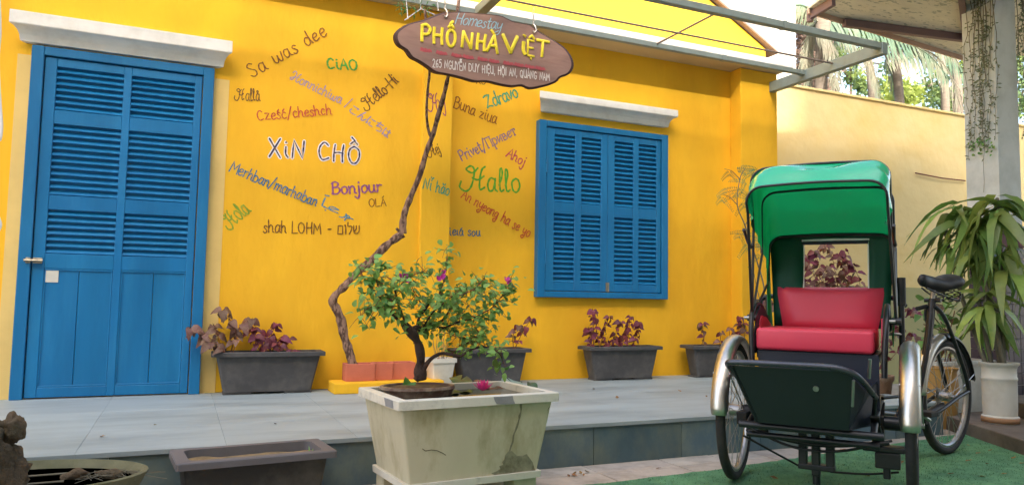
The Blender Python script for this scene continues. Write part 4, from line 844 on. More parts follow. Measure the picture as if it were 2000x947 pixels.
# ------------------------------------------------------------------ the cyclo
def frame_m(o, az):
    a = R(az); u = Vector((-math.sin(a), -math.cos(a), 0)); v = Vector((math.cos(a), -math.sin(a), 0))      # u forward, v to the viewer's right
    return Matrix(((u.x, v.x, 0, o[0]), (u.y, v.y, 0, o[1]), (0, 0, 1, GZ+.012), (0, 0, 0, 1)))
CFM = frame_m((2.77, -2.68), 53); CRM = frame_m((4.147, -2.323), 76)
cyc = thing('cyclo', 'three wheeled cyclo rickshaw with green hood and red seat parked on the green mat', 'cyclo', (3.2, -2.6, GZ+.012))
TS = 1-.012/.345
def wheel(M, v0, lab=None):
    T = M @ Matrix.Translation((0, v0, .345*TS))
    RR = .345*TS
    ty = MB(); N = 48
    prof = [(RR-.042, -.012), (RR-.036, -.019), (RR-.018, -.022), (RR-.004, -.014), (RR, 0), (RR-.004, .014), (RR-.018, .022), (RR-.036, .019), (RR-.042, .012)]
    vs = [T @ Vector((r*math.cos(2*math.pi*j/N), h, r*math.sin(2*math.pi*j/N))) for j in range(N) for r, h in prof]; k = len(prof)
    ty.add(vs, [[j*k+i, j*k+(i+1) % k, ((j+1) % N)*k+(i+1) % k, ((j+1) % N)*k+i] for j in range(N) for i in range(k)])
    w_ = ty.build('wheel', RUBB, cyc, smooth='all')
    pr = [(RR-.04, -.014), (RR-.052, -.014), (RR-.060, -.006), (RR-.060, .006), (RR-.052, .014), (RR-.04, .014)]; k = len(pr); m = MB()
    m.add([T @ Vector((r*math.cos(2*math.pi*j/N), h, r*math.sin(2*math.pi*j/N))) for j in range(N) for r, h in pr], [[j*k+i, j*k+(i+1) % k, ((j+1) % N)*k+(i+1) % k, ((j+1) % N)*k+i] for j in range(N) for i in range(k)])
    m.build('rim', RIMM, w_, smooth=True)
    m = MB(); m.tube([T @ Vector((0, -.05, 0)), T @ Vector((0, -.032, 0)), T @ Vector((0, -.03, 0)), T @ Vector((0, .03, 0)), T @ Vector((0, .032, 0)), T @ Vector((0, .05, 0))], [.012, .012, .028, .028, .012, .012], 12); m.build('hub', RIMM, w_, smooth=True)
    for j in range(28):
        a = 2*math.pi*j/28; sd = .026 if j % 2 else -.026; da = .55 if (j//2) % 2 else -.55
        MB().tube([T @ Vector((.025*math.cos(a+da*1.6), sd, .025*math.sin(a+da*1.6))), T @ Vector(((RR-.058)*math.cos(a), 0, (RR-.058)*math.sin(a)))], .0016, 5).build('spoke', RIMM, w_)
    return w_, T, RR
def fender(T, RR, a0, a1, mt_, wdt=.034, rr=.022, par=None, name='fender', n=30):
    m = MB(); cs = [(-wdt-.004, -.016), (-wdt, -.004), (-wdt*.75, .008), (-wdt*.35, .014), (0, .016), (wdt*.35, .014), (wdt*.75, .008), (wdt, -.004), (wdt+.004, -.016)]
    k = len(cs); vs = []
    for i in range(n+1):
        a = R(a0+(a1-a0)*i/n); e = .45+.55*min(1, min(i, n-i)/1.5+.4)
        for h, d in cs: r = RR+rr+d; vs.append(T @ Vector((r*math.cos(a), h*min(1, .85+.15*min(i, n-i)), r*math.sin(a))))
    m.add(vs, [[i*k+j, i*k+j+1, (i+1)*k+j+1, (i+1)*k+j] for i in range(n) for j in range(k-1)])
    o = m.build(name, mt_, par or cyc, smooth='all', solid=.002); return o
def stay(T, RR, a, side, m_=BLACK):
    p = R(a); MB().tube([T @ Vector((0, side*.045, 0)), T @ Vector(((RR+.02)*math.cos(p), side*.036, (RR+.02)*math.sin(p)))], .0035, 6).build('fender_stay', RIMM, cyc)
for v0 in (-.385, .385):
    w_, T, RR = wheel(CFM, v0); fender(T, RR, 3, 152, CHROME, .036); stay(T, RR, 35, -1); stay(T, RR, 35, 1); stay(T, RR, 120, 1 if v0 < 0 else -1)
w_, T, RR = wheel(CRM, 0); fender(T, RR, 5, 82, CHROME, .034); fender(T, RR, 82, 168, BLACK, .036, .023); stay(T, RR, 160, 1); stay(T, RR, 160, -1); stay(T, RR, 20, -1)
# rear sprocket
m = MB(); m.tube([T @ Vector((0, -.042, 0)), T @ Vector((0, -.038, 0))], [.045, .045], 20); m.build('sprocket', RIMM, cyc)
def ct(M, name, pts, r, mt_=BLACK, n=10, k=6, lab=None, par=None):
    P = crspline(pts, k) if len(pts) > 2 else pts
    return MB().tube([M @ Vector(p) for p in P], r, n).build(name, mt_, par or cyc, smooth=True, label=lab)
f, r_ = CFM, CRM
# axle, leaf springs, chassis
ct(f, 'axle', [(0, -.335, .333), (0, .335, .333)], .016)
for v0 in (-.31, .31): ct(f, 'axle_collar', [(0, v0-.035, .333), (0, v0+.035, .333)], .032, BLACK)
for v0 in (-.25, .25):
    for i in range(4):
        L = .26-.045*i; pts = [(-L, v0, .30+.09*(L/.26)**2-.014*i), (-L/2, v0, .30+.0225*(L/.26)**2-.014*i), (0, v0, .295-.014*i), (L/2, v0, .30+.0225*(L/.26)**2-.014*i), (L, v0, .30+.09*(L/.26)**2-.014*i)]
        P = crspline(pts, 3); m = MB()
        vs = [f @ Vector((p[0], p[1]+s_*.018, p[2]+t_*.0045)) for p in P for s_, t_ in ((-1, -1), (1, -1), (1, 1), (-1, 1))]; q = len(P)
        m.add(vs, [[i_*4+j, i_*4+(j+1) % 4, (i_+1)*4+(j+1) % 4, (i_+1)*4+j] for i_ in range(q-1) for j in range(4)]+[[3, 2, 1, 0], [q*4-4, q*4-3, q*4-2, q*4-1]]); m.build('spring_leaf', BLACK, cyc)
    MB().box(-.03, .03, v0-.025, v0+.025, .235, .36, M=f).build('spring_clamp', BLACK, cyc, bevel=.003, segs=1)
for v0 in (-.25, .25):
    ct(f, 'chassis_rail', [(-.42, v0, .40), (-.1, v0, .40), (.2, v0, .36), (.36, v0, .325)], .014)
ct(f, 'chassis_rail', [(.36, -.29, .325), (.36, .29, .325)], .016); ct(f, 'chassis_rail', [(.30, -.27, .275), (.30, .27, .275)], .013); ct(f, 'chassis_rail', [(-.42, -.25, .40), (-.42, .25, .40)], .014)
ct(f, 'chassis_rail', [(.16, -.30, .27), (.18, 0, .235), (.16, .30, .27)], .010)
# steering head and brake linkage hanging below
for v0 in (-.055, 0, .06):
    MB().box(.10, .15, v0-.018, v0+.018, .12 if v0 else .09, .30, M=f).build('pivot_bracket', BLACK, cyc, bevel=.006)
MB().box(.095, .155, -.075, .08, .115, .14, M=f).build('pivot_bracket', BLACK, cyc, bevel=.005); ct(f, 'pivot_bolt', [(.125, 0, .05), (.125, 0, .12)], .017)
ct(f, 'brake_rod', [(.28, -.29, .26), (.22, -.17, .19), (.14, -.06, .12)], .005); ct(f, 'brake_rod', [(.14, .06, .115), (.1, .2, .115), (.05, .33, .13)], .005)
ct(f, 'brake_rod', [(.18, -.30, .29), (.2, -.1, .22), (.2, .1, .22), (.15, .31, .28)], .006)
MB().box(.02, .12, .24, .34, .15, .22, M=f).box(.05, .09, .27, .30, .10, .16, M=f).box(.04, .12, .19, .36, .22, .245, M=f).build('brake_block', BLACK, cyc, bevel=.006)
MB().box(.02, .10, -.36, -.31, .28, .34, M=f).build('brake_block', BLACK, cyc, bevel=.006)
# footwell: slanting front sheet, sides, floor, top bar
m = MB(); fl = [(.50, -.292, .592), (.50, .190, .592), (.40, .160, .345), (.40, -.205, .345)]
m.add([f @ Vector(p) for p in fl], [[0, 1, 2, 3]]); m.build('foot_panel', DPANEL, cyc, solid=.004)
m = MB(); m.add([f @ Vector(p) for p in ((.06, -.262, .63), (.06, .262, .63), (.06, .262, .33), (.06, -.262, .33))], [[0, 1, 2, 3]]); m.build('apron_panel', NAVY, cyc, solid=.004)
m = MB(); m.add([f @ Vector(p) for p in ((.06, -.262, .335), (.06, .262, .335), (.40, .160, .345), (.40, -.205, .345))], [[0, 1, 2, 3]]); m.build('floor_board', NAVY, cyc, solid=.004)
for a, b, c_ in ((-.264, -.292, -.205), (.250, .190, .160)):
    m = MB(); m.add([f @ Vector(p) for p in ((.06, a, .335), (.06, a, .52), (.30, (a+b)/2, .50), (.49, b*.98, .57), (.40, c_, .345))], [[0, 1, 2, 3, 4]]); m.build('side_sheet', NAVY, cyc, solid=.004)
ct(f, 'foot_bar', [(.30, -.315, .53), (.42, -.318, .575), (.492, -.310, .600), (.512, -.28, .607), (.512, -.15, .609), (.512, .06, .609), (.512, .13, .605), (.495, .185, .588), (.45, .215, .558), (.36, .240, .51), (.25, .255, .47)], .0125, mat('worn_bar_paint', '#4E5058', .3, .2, 20, .08, 60, metal=.55))
ct(f, 'panel_edge', [(.505, .190, .56), (.45, .18, .45)], .006, RIMM); ct(f, 'panel_edge', [(.505, -.290, .585), (.405, -.206, .35)], .006, BLACK)
ct(f, 'strut', [(.30, -.315, .53), (.22, -.27, .42), (.2, -.24, .33)], .009); ct(f, 'strut', [(.26, .255, .475), (.2, .24, .36)], .009)
MB().tube([f @ Vector((.476, .045, .512)), f @ Vector((.460, .045, .518))], .012, 12).build('lamp_button', RIMM, cyc, smooth=True)
MB().tube([f @ Vector((.40, .245, .64)), f @ Vector((.37, .238, .56))], .007, 8).build('kick_lever', RIMM, cyc, smooth=True)
# seat
def cushion(name, M, x0, x1, y0, y1, z0, z1, mt_, bev=.022):
    return MB().box(x0, x1, y0, y1, z0, z1, M=M).build(name, mt_, cyc, smooth=True, bevel=bev, segs=4)
SM = f @ Matrix.Translation((0, -.008, 0))
cushion('seat_cushion', SM, -.36, .085, -.262, .252, .640, .745, RED, .018)
BK = f @ Matrix.Translation((-.33, .016, .74)) @ Matrix.Rotation(R(-12), 4, 'Y')
m = MB(); prof = [(-.215, -.03), (.225, -.03)]
def bkf(u, v):
    w0 = .222+.042*v; rc = .035; y = (u-.5)*2*w0; z = v*.235
    if v > .85: y *= (1-(v-.85)*.18)
    return (y, z)
rows = 10; cols = 12; vs = []; 
for sgn_, th in ((1, .05), (-1, 0)):
    for j in range(rows+1):
        for i in range(cols+1):
            u, v = i/cols, j/rows; y, z = bkf(u, v); bul = (1-abs(2*u-1)**6)*(1-abs(2*v-1)**6)
            vs.append(BK @ Vector((th*bul**.5 if sgn_ > 0 else -.012, y, z-.02)))
m.add(vs, [[j*(cols+1)+i, j*(cols+1)+i+1, (j+1)*(cols+1)+i+1, (j+1)*(cols+1)+i] for j in range(rows) for i in range(cols)]+[[(rows+1)*(cols+1)+q for q in (j*(cols+1)+i, (j+1)*(cols+1)+i, (j+1)*(cols+1)+i+1, j*(cols+1)+i+1)] for j in range(rows) for i in range(cols)])
m.build('seat_back', RED, cyc, smooth='all', weld=True)
MB().box(-.38, .06, -.27, .26, .60, .6385, M=f).build('seat_box', NAVY, cyc, bevel=.004)
# side panels and arm rails
for sg, vv in ((-1, -.28), (1, .28)):
    m = MB(); m.add([f @ Vector(p) for p in ((.07, vv, .62), (.05, vv, .74), (.0, vv, .81), (-.08, vv, .85), (-.2, vv, .83), (-.36, vv, .76), (-.38, vv, .62))], [list(range(7))]); m.build('side_panel', NAVY, cyc, solid=.006)
    m = MB(); m.add([f @ Vector(p) for p in ((-.02, vv-sg*.008, .65), (-.04, vv-sg*.008, .77), (-.08, vv-sg*.008, .80), (-.2, vv-sg*.008, .79), (-.36, vv-sg*.008, .74), (-.36, vv-sg*.008, .65))], [list(range(6))]); m.build('side_pad', RED, cyc, solid=.008)
    ct(f, 'arm_rail', [(.10, vv+sg*.004, .54), (.09, vv+sg*.006, .64), (.075, vv+sg*.012, .74), (.03, vv+sg*.016, .815), (-.05, vv+sg*.014, .855), (-.16, vv+sg*.012, .85), (-.3, vv+sg*.01, .79), (-.38, vv+sg*.01, .74)], .013)
    ct(f, 'arm_bolt', [(.05, vv+sg*.02, .79), (.05, vv+sg*.05, .79)], .008, RIMM)
# rear posts and push bar
ct(f, 'post', [(-.36, .345, .30), (-.37, .345, .98)], .014); ct(f, 'post', [(-.40, -.30, .38), (-.41, -.30, .90)], .012)
ct(f, 'push_bar', [(-.44, -.345, .86), (-.46, -.3, .90), (-.47, 0, .905), (-.46, .3, .90), (-.42, .36, .86)], .013)
ct(f, 'grip', [(-.37, .345, .86), (-.372, .345, 1.0)], .022, SADDLE); ct(f, 'grip', [(-.46, -.36, .80), (-.44, -.36, .88)], .018, SADDLE)
ct(f, 'brace', [(-.36, .345, .72), (-.36, .27, .72)], .008, RIMM); ct(f, 'brace', [(-.36, .345, .42), (-.2, .26, .42)], .008)
ct(f, 'brace', [(-.36, .345, .40), (-.15, .30, .29)], .009)
# hood: hoops and cloth
PIV = (-.02, .80)
def hoop(topu, toph, halfw, botu, both, rc=.075, lean=.0):
    """polyline of one hoop from lower left, up, across with rounded corners, down to lower right: (u,v,h)"""
    out = []; 
    nside = 6
    for i in range(nside+1):
        t = i/nside; out.append((botu+(topu-botu)*t*.93, -halfw+.0*t, both+(toph-rc-both)*t))
    for i in range(1, 6):
        a = R(180-90*i/6); out.append((topu, -halfw+rc+rc*math.cos(a), toph-rc+rc*math.sin(a)))
    for i in range(13):
        t = i/12; out.append((topu, -halfw+rc+(2*halfw-2*rc)*t, toph+.006*math.sin(math.pi*t)))
    for i in range(1, 6):
        a = R(90-90*i/6); out.append((topu, halfw-rc+rc*math.cos(a), toph-rc+rc*math.sin(a)))
    for i in range(nside+1):
        t = 1-i/nside; out.append((botu+(topu-botu)*t*.93, halfw, both+(toph-rc-both)*t))
    return out
VC = .018
ST = [(.235, 1.405, .297, .20, 1.29), (.17, 1.475, .302, .12, 1.26), (.09, 1.515, .304, .03, 1.22), (-.06, 1.495, .305, -.08, 1.17), (-.2, 1.435, .306, -.20, 1.12), (-.32, 1.34, .306, -.30, 1.05), (-.40, 1.22, .305, -.37, .98)]
hp = [[Vector(p) for p in hoop(*s_)] for s_ in ST]
nv = len(hp[0])
def cloth(i0, i1, mt_, name, sub=4, wr=.006, lab=None):
    rows = []
    for i in range(i0, i1):
        a, b, c, d = hp[max(i-1, 0)], hp[i], hp[i+1], hp[min(i+2, len(hp)-1)]
        for k in range(sub+(1 if i == i1-1 else 0)):
            t = k/sub; row = []
            for j in range(nv):
                q = .5*((2*b[j])+(c[j]-a[j])*t+(2*a[j]-5*b[j]+4*c[j]-d[j])*t*t+(3*b[j]-a[j]-3*c[j]+d[j])*t**3)
                sag = math.sin(math.pi*t)*.008
                w1 = wr*noise.noise(Vector((q.x*9, q.y*5+q.z*9, 2.2)))+wr*1.3*math.sin((q.y*16+q.x*26+q.z*9))*.5
                nrm = Vector((0, q.y/.3*.6, max(0, q.z-1.2)*3)).normalized() if (abs(q.y)+q.z) else Vector((0, 0, 1))
                row.append(q+nrm*(w1*(.3+.7*math.sin(math.pi*t))-sag))
            rows.append(row)
    m = MB(); m.add([f @ (p+Vector((0, VC, 0))) for r in rows for p in r], [[r*nv+j, r*nv+j+1, (r+1)*nv+j+1, (r+1)*nv+j] for r in range(len(rows)-1) for j in range(nv-1)])
    return m.build(name, mt_, cyc, smooth='all', label=lab)
cloth(0, 2, GREENT, 'hood_visor', 10, .019, 'shiny bright green front visor of the hood')
cloth(2, 6, GREEN, 'hood', 5, .006)
# back panel with a window opening, below the last hoop, down behind the seat
HB = [(-.40, 1.22), (-.385, 1.05), (-.36, .90), (-.345, .745)]
def bp(v, t):         # v across, t 0 top .. 1 bottom
    h = 1.225-(1.225-.745)*t; u = -.405+.06*t; return f @ Vector((u+.006*math.sin(v*22+h*11), v+VC, h))
wl, wr_, wt, wb = -.128, .182, 1.185, .93
vsx = [-.303, -.25, -.19, wl, -.05, .03, .10, wr_, .225, .265, .303]; hs = [1.225+0, wt, 1.12, 1.05, .99, wb, .88, .82, .745]
m = MB(); T_ = lambda h: (1.225-h)/(1.225-.745)
vs = [bp(v*(1-.10*T_(h)) if abs(v) > .2 else v, T_(h)) for h in hs for v in vsx]; c_ = len(vsx); fs = []
for j in range(len(hs)-1):
    for i in range(c_-1):
        if vsx[i] >= wl and vsx[i+1] <= wr_ and hs[j] <= wt and hs[j+1] >= wb: continue
        fs.append([j*c_+i, j*c_+i+1, (j+1)*c_+i+1, (j+1)*c_+i])
m.add(vs, fs); m.build('hood_back', GREEND, cyc, smooth='all', solid=.003)
# top piece joining the last hoop to the back panel
m = MB(); L_ = [p for p in hp[-1] if p.z > 1.10]; kk = len(L_)
m.add([f @ (p+Vector((0, VC, 0))) for p in L_]+[f @ Vector((-.404, VC+max(-.30, min(.30, p.y)), min(1.2, 1.13+(p.z-1.1)*.6))) for p in L_], [[i, i+1, kk+i+1, kk+i] for i in range(kk-1)]); m.build('hood_back', GREEND, cyc, smooth='all', solid=.003)
# side wings behind the seat
for sg in (-1, 1):
    m = MB(); pts_ = [(-.36, .303, .86), (-.30, .306, .93), (-.20, .306, 1.0), (-.19, .306, .99), (-.26, .303, .9), (-.29, .295, .8), (-.30, .288, .70), (-.36, .285, .72)]
    m.add([f @ Vector((u_, VC+sg*v_, h_)) for u_, v_, h_ in ((-.40, .304, 1.08), (-.33, .307, 1.04), (-.31, .303, .92), (-.30, .298, .80), (-.30, .29, .66), (-.36, .283, .70), (-.40, .30, .9))], [list(range(7))]); m.build('hood_side', GREEN, cyc, solid=.003)
# window trim and roll-up strip
m = MB(); m.tube([bp(wl-.01, T_(wt+.012)), bp((wl+wr_)/2, T_(wt+.014)), bp(wr_+.005, T_(wt+.012))], .007, 8); m.build('window_strip', WHITE, cyc, smooth=True)
m = MB(); m.tube([f @ Vector((-.392, wl-.005+VC, wt-.002)), f @ Vector((-.392, wr_+VC, wt-.002))], .009, 8); m.build('window_roll', NAVY, cyc, smooth=True)
for (a, b) in (((wl, wt), (wl, wb)), ((wr_, wt), (wr_, wb))): MB().tube([bp(a[0], T_(a[1])), bp(b[0], T_(b[1]))], .004, 6).build('window_binding', WHITE, cyc)
# black piping / hoop tubes
def htube(i, r=.0065, off=.0, trimm=0):
    P = [f @ (p+Vector((off, VC, 0))) for p in hp[i]]
    MB().tube(P, r, 8).build('hoop', BLACK, cyc, smooth=True)
htube(0, .006); htube(2, .006, 0); htube(4, .007, .012); htube(6, .008, .012)
# hoop legs down to the pivots
for sg in (-1, 1):
    pv_ = Vector((PIV[0]+.05, VC+sg*.315, PIV[1]-.01))
    for i in (0, 2, 4, 6):
        q = hp[i][0] if sg < 0 else hp[i][-1]; MB().tube([f @ (q+Vector((0, VC, 0))), f @ pv_], .0065, 8).build('hoop_leg', BLACK, cyc, smooth=True)
    MB().tube([f @ (pv_+Vector((0, -.02, 0))), f @ (pv_+Vector((0, .02, 0)))], .017, 12).build('pivot', BLACK, cyc, smooth=True)
    q0 = hp[0][1]; MB().tube([f @ Vector((.19, VC+sg*.318, 1.21)), f @ Vector((.11, VC+sg*.315, 1.155)), f @ Vector((.02, VC+sg*.318, 1.135))], .008, 8).build('hoop_stay', BLACK, cyc, smooth=True)
# rear frame: main tube, seat tube, saddle, stays, cranks
ct(r_, 'main_tube', [(.05, 0, .28), (.35, 0, .25), (.8, 0, .30), (1.12, 0, .36), (1.3, 0, .38)], .022)
ct(r_, 'seat_tube', [(.36, 0, .22), (.33, 0, .38), (.20, 0, .72), (.145, 0, .90)], .021); ct(r_, 'seat_post', [(.15, 0, .88), (.125, 0, .97)], .013, RIMM)
ct(r_, 'frame_tube', [(.40, 0, .28), (.30, .03, .62), (.235, .03, .85)], .014)
for sg in (-1, 1):
    ct(r_, 'seat_stay', [(.15, sg*.02, .86), (.05, sg*.05, .80), (-.12, sg*.06, .52), (-.20, sg*.06, .36), (-.10, sg*.058, .333), (0, sg*.055, .333)] if 0 else [(.165, sg*.02, .86), (.10, sg*.052, .78), (-.10, sg*.062, .50), (-.17, sg*.062, .36)], .012)
    ct(r_, 'chain_stay', [(.36, sg*.03, .24), (.2, sg*.058, .28), (-.02, sg*.06, .333), (-.17, sg*.062, .36)], .011)
ct(r_, 'seat_clamp', [(.14, -.045, .895), (.14, .045, .895)], .012); ct(r_, 'bell_lever', [(.17, -.02, .86), (.235, -.05, .845)], .012)
# saddle
m = MB(); N = 14; rows = []
for i in range(N+1):
    t = i/N; u_ = .30-.41*t; wv = (.026+.075*max(0, (t-.28)/.72)**.9)*(1 if t < .93 else .82); zc = .995+.012*math.cos(t*5)+(.012 if t > .7 else 0); th = .036+.016*t
    if i in (0, N): wv *= .6; th *= .6
    rows.append([r_ @ Vector((u_, wv*math.cos(a), zc+(th if math.sin(a) > 0 else th*.9)*math.sin(a))) for a in [2*math.pi*j/14 for j in range(14)]])
m.add([p for r in rows for p in r], [[i*14+j, i*14+(j+1) % 14, (i+1)*14+(j+1) % 14, (i+1)*14+j] for i in range(N) for j in range(14)]+[list(range(14))[::-1], [N*14+j for j in range(14)]])
m.build('saddle', SADDLE, cyc, smooth='all')
for sg in (-1, 1):
    for u_ in (-.08, .02):
        hx = [(u_+.018*math.cos(a), sg*.045+.018*math.sin(a), .89+.07*a/18.8) for a in [i*.45 for i in range(42)]]; MB().tube([r_ @ Vector(p) for p in hx], .0035, 5).build('saddle_spring', BLACK, cyc)
    ct(r_, 'saddle_rail', [(.25, sg*.012, .965), (.1, sg*.03, .93), (-.1, sg*.045, .90), (-.13, sg*.045, .95)], .005)
# bottom bracket, chainring, cranks, pedals
BB = r_ @ Matrix.Translation((.37, 0, .235)); MB().tube([BB @ Vector((0, -.05, 0)), BB @ Vector((0, .05, 0))], .024, 12).build('bottom_bracket', BLACK, cyc, smooth=True)
m = MB(); k = 40; vs = []
for rr in (.088, .07):
    for j in range(k):
        a = 2*math.pi*j/k; q = rr+(.004*(j % 2) if rr > .08 else 0); vs.append(BB @ Vector((q*math.cos(a), -.045, q*math.sin(a))))
m.add(vs, [[j, (j+1) % k, k+(j+1) % k, k+j] for j in range(k)]); m.build('chainring', RIMM, cyc, solid=.003)
for j in range(5):
    a = 2*math.pi*j/5; MB().tube([BB @ Vector((0, -.045, 0)), BB @ Vector((.072*math.cos(a), -.045, .072*math.sin(a)))], .005, 6).build('chainring_arm', RIMM, cyc)
ct(r_, 'chain', [(.37, -.045, .325), (.0, -.044, .378)], .004, RIMM); ct(r_, 'chain', [(.37, -.045, .147), (.0, -.044, .288)], .004, RIMM)
for sg, a in ((-1, 200), (1, 20)):
    e = Vector((.16*math.cos(R(a)), sg*.065, .16*math.sin(R(a)))); MB().tube([BB @ Vector((0, sg*.062, 0)), BB @ e], .010, 8).build('crank', RIMM, cyc, smooth=True)
    MB().box(e.x-.045, e.x+.045, min(e.y+sg*.012, e.y+sg*.09), max(e.y+sg*.012, e.y+sg*.09), e.z-.014, e.z+.014, M=BB).build('pedal', RUBB, cyc, bevel=.004)

rnd.seed(44)
# ------------------------------------------------------------------ boundary wall, neighbour, pillar, roof on the right
gwl = thing('garden_wall', 'tall pale yellow boundary wall with olive lower band behind the cyclo', 'wall', (8, .7, GZ))
MB().box(5.3, 16, .6, .8, GZ, 2.962).build('wall', WALLP, gwl)
MB().box(5.3, 16, .58, .82, 2.963, 2.99).build('coping', WALLP, gwl, bevel=.004)
MB().box(5.3, 16, .590, .5995, GZ, .856).build('lower_band', OLIVE, gwl)
MB().tube([at(1788, 338, 1, .58), at(1840, 348, 1, .575), at(1885, 353, 1, .58)], .008, 6).build('rusty_wire', TWIG, gwl)
x0, x1 = at(1497, 60, 1, 3.2).x, at(1554, 60, 1, 3.2).x
nb = thing('neighbouring_building', 'tall blank pale grey building rising behind the house corner', 'building', (x0+1, 6, GZ))
MB().box(x0, x1, 3.2, 12, GZ, 9).build('wall', NEIGH, nb)
MB().box(x0-.1, x1+.1, 3.1, 12.1, 9.001, 9.2).build('roof', NEIGH, nb)
PX, PY, PW = 6.3, -1.303, .29
pil = thing('garden_pillar', 'square pale grey pillar on dark tiled base hung with dry creepers', 'pillar', (PX+PW/2, PY+PW/2, GZ))
MB().box(PX, PX+PW, PY, PY+PW, 1.345, 3.42).build('shaft', PILL, pil, bevel=.004)
MB().box(PX-.012, PX+PW+.012, PY-.012, PY+PW+.012, 1.305, 1.3445).build('cap', WHITE, pil, bevel=.003)
MB().box(PX-.015, PX+PW+.015, PY-.015, PY+PW+.015, 1.16, 1.3045).build('maroon_band', MAROON, pil, bevel=.003)
MB().box(PX, PX+PW, PY, PY+PW, GZ, 1.1595).build('core', GROUT, pil)
tw = PW/3
for r in range(14):
    z0 = 1.155-(r+1)*.096
    if z0 < GZ: break
    for c in range(3):
        MB().box(PX+c*tw+.003, PX+(c+1)*tw-.003, PY-.012, PY-.0005, z0+.003, z0+.093).build('tile', DTILE, pil, bevel=.0015, segs=1)
        MB().box(PX-.012, PX-.0005, PY+c*tw+.003, PY+(c+1)*tw-.003, z0+.003, z0+.093).build('tile', DTILE, pil, bevel=.0015, segs=1)
# roof sheet above
A_, B_ = at(1578, 18, 2, 3.30), at(1884, 112, 2, 3.30)
rf = thing('side_roof', 'patterned sheet roof on dark beams above the garden pillar', 'roof', (7, -1.8, 3.3))
e = (B_-A_).normalized(); B2 = A_+e*((B_-A_).length+.05)
C2, D2 = Vector((9.6, -5.5, 3.62)), Vector((3.9, -5.5, 3.62)); E2 = Vector((9.4, -1.3, 3.34))
m = MB(); q = [A_, B2, E2, C2, D2]; m.add(q+[p+Vector((0, 0, .02)) for p in q], [[4, 3, 2, 1, 0], [5, 6, 7, 8, 9]]+[[i, (i+1) % 5, 5+(i+1) % 5, 5+i] for i in range(5)]); m.build('roof_sheet', ROOFS, rf)
m = MB().bar(A_+Vector((0, -.005, -.02)), B2+Vector((0, -.005, -.02)), .02, .05); m.build('edge_trim', EDGEB, rf)
def under(px, py): # point on the sheet plane
    n_ = (B2-A_).cross(D2-A_).normalized(); d = (at(px, py, 2, 3.3)-CO).normalized(); return CO+d*((A_-CO).dot(n_)/d.dot(n_))
for a, b, w_ in (((1648, 36), (1896, 68), .05), ((1876, -30), (1886, 66), .05), ((1582, 22), (1628, -6), .04), ((1700, -60), (1990, -20), .05)):
    p, q_ = under(*a)+Vector((0, 0, -.045)), under(*b)+Vector((0, 0, -.045)); MB().bar(p, q_, w_, .07).build('beam', ROOFB, rf)
MB().tube([under(1582, 22)+Vector((0, 0, -.10)), under(1582, 22)+Vector((0, 0, .01))], .03, 10).build('beam_cap', ROOFB, rf)
# creepers over the pillar
crp = thing('hanging_creeper', 'dry wispy creeper strands hanging down over the pale pillar', 'creeper', (PX-.03, PY+.1, 3.3))
def strand(par, px, y1, y0=-20, plane=PX-.03, dens=1., amp=5):
    pts = []; x = px; yy = y0
    while yy < y1: pts.append(at(x, yy, 0, plane+rnd.uniform(-.015, .015))); yy += 22; x = px+rnd.gauss(0, amp)*.5+(x-px)*.8
    P = crspline(pts, 3); k = len(P); MB().tube(P, [.0035*(1-.6*i/k) for i in range(k)], 5).build('strand', THINV, par)
    m = MB()
    for i in range(2, k):
        for _ in range(2 if rnd.random() < .75*dens*(.5+i/k) else 0):
            d = Vector((rnd.gauss(0, .5), rnd.gauss(0, 1), rnd.gauss(-.2, .7))).normalized(); sd = d.cross(Vector((1, 0, 0))); sd = sd.normalized()*.006 if sd.length > .01 else Vector((0, .006, 0)); L = rnd.uniform(.018, .045); p = P[i]
            m.add([p, p+d*L*.5+sd, p+d*L, p+d*L*.5-sd], [[0, 1, 2, 3]])
    if m.v: m.build('tendrils', THINL, par, kind='stuff')
for px, y1, dn in ((1892, 300, .6), (1897, 315, 1), (1903, 290, 1), (1909, 310, 1.2), (1914, 285, 1.4), (1918, 300, 1.3), (1924, 280, .8), (1931, 290, .7), (1939, 275, .8), (1901, 200, .5), (1927, 180, .6), (1915, 395, .15), (1944, 150, .3), (1907, 120, .6)): strand(crp, px, y1, dens=dn)
for i in range(34):
    c = at(rnd.choice((1911, 1916, 1938, 1926, 1900))+rnd.gauss(0, 3), rnd.uniform(268, 305), 0, PX-.035); d = Vector((0, rnd.gauss(0, 1), rnd.gauss(-.3, .8))).normalized(); inst('leaf', BOUG[0], crp, basis(c, d, Vector((-1, 0, .3)), .03))
crp2 = thing('hanging_creeper', 'grey green creeper tuft hanging right of the pillar at the frame edge', 'creeper', (PX+.5, PY-.3, 3.3))
for px, y1 in ((1988, 285), (1994, 270), (2003, 290), (1998, 180), (1992, 230)): strand(crp2, px, y1, plane=PX+.32, dens=1.3)

# ------------------------------------------------------------------ step and pots on the right
stp = thing('garden_step', 'low brown grey stone step at the right edge beside the green mat', 'step', (5.6, -2.4, GZ))
def prism(m, pl_, z0, z1):
    k = len(pl_); m.add([(x, y, z0) for x, y in pl_]+[(x, y, z1) for x, y in pl_], [list(range(k))[::-1], list(range(k, 2*k))]+[[i, (i+1) % k, k+(i+1) % k, k+i] for i in range(k)]); return m
prism(MB(), [(5.06, -1.62), (4.22, -3.1), (5.5, -4), (8, -4), (8, -1.62)], GZ, -.125).build('step_block', STEP, stp, bevel=.008)
prism(MB(), [(5.62, -1.64), (5.25, -2.3), (5.5, -3.6), (7.9, -3.6), (7.9, -1.64)], -.1248, -.02).build('step_block', STEP, stp, bevel=.008)
pc = Vector((5.09, -2.03, -.125))
pot = thing('white_round_pot', 'round white ribbed ceramic pot on the stone step holding the dracaena', 'pot', tuple(pc))
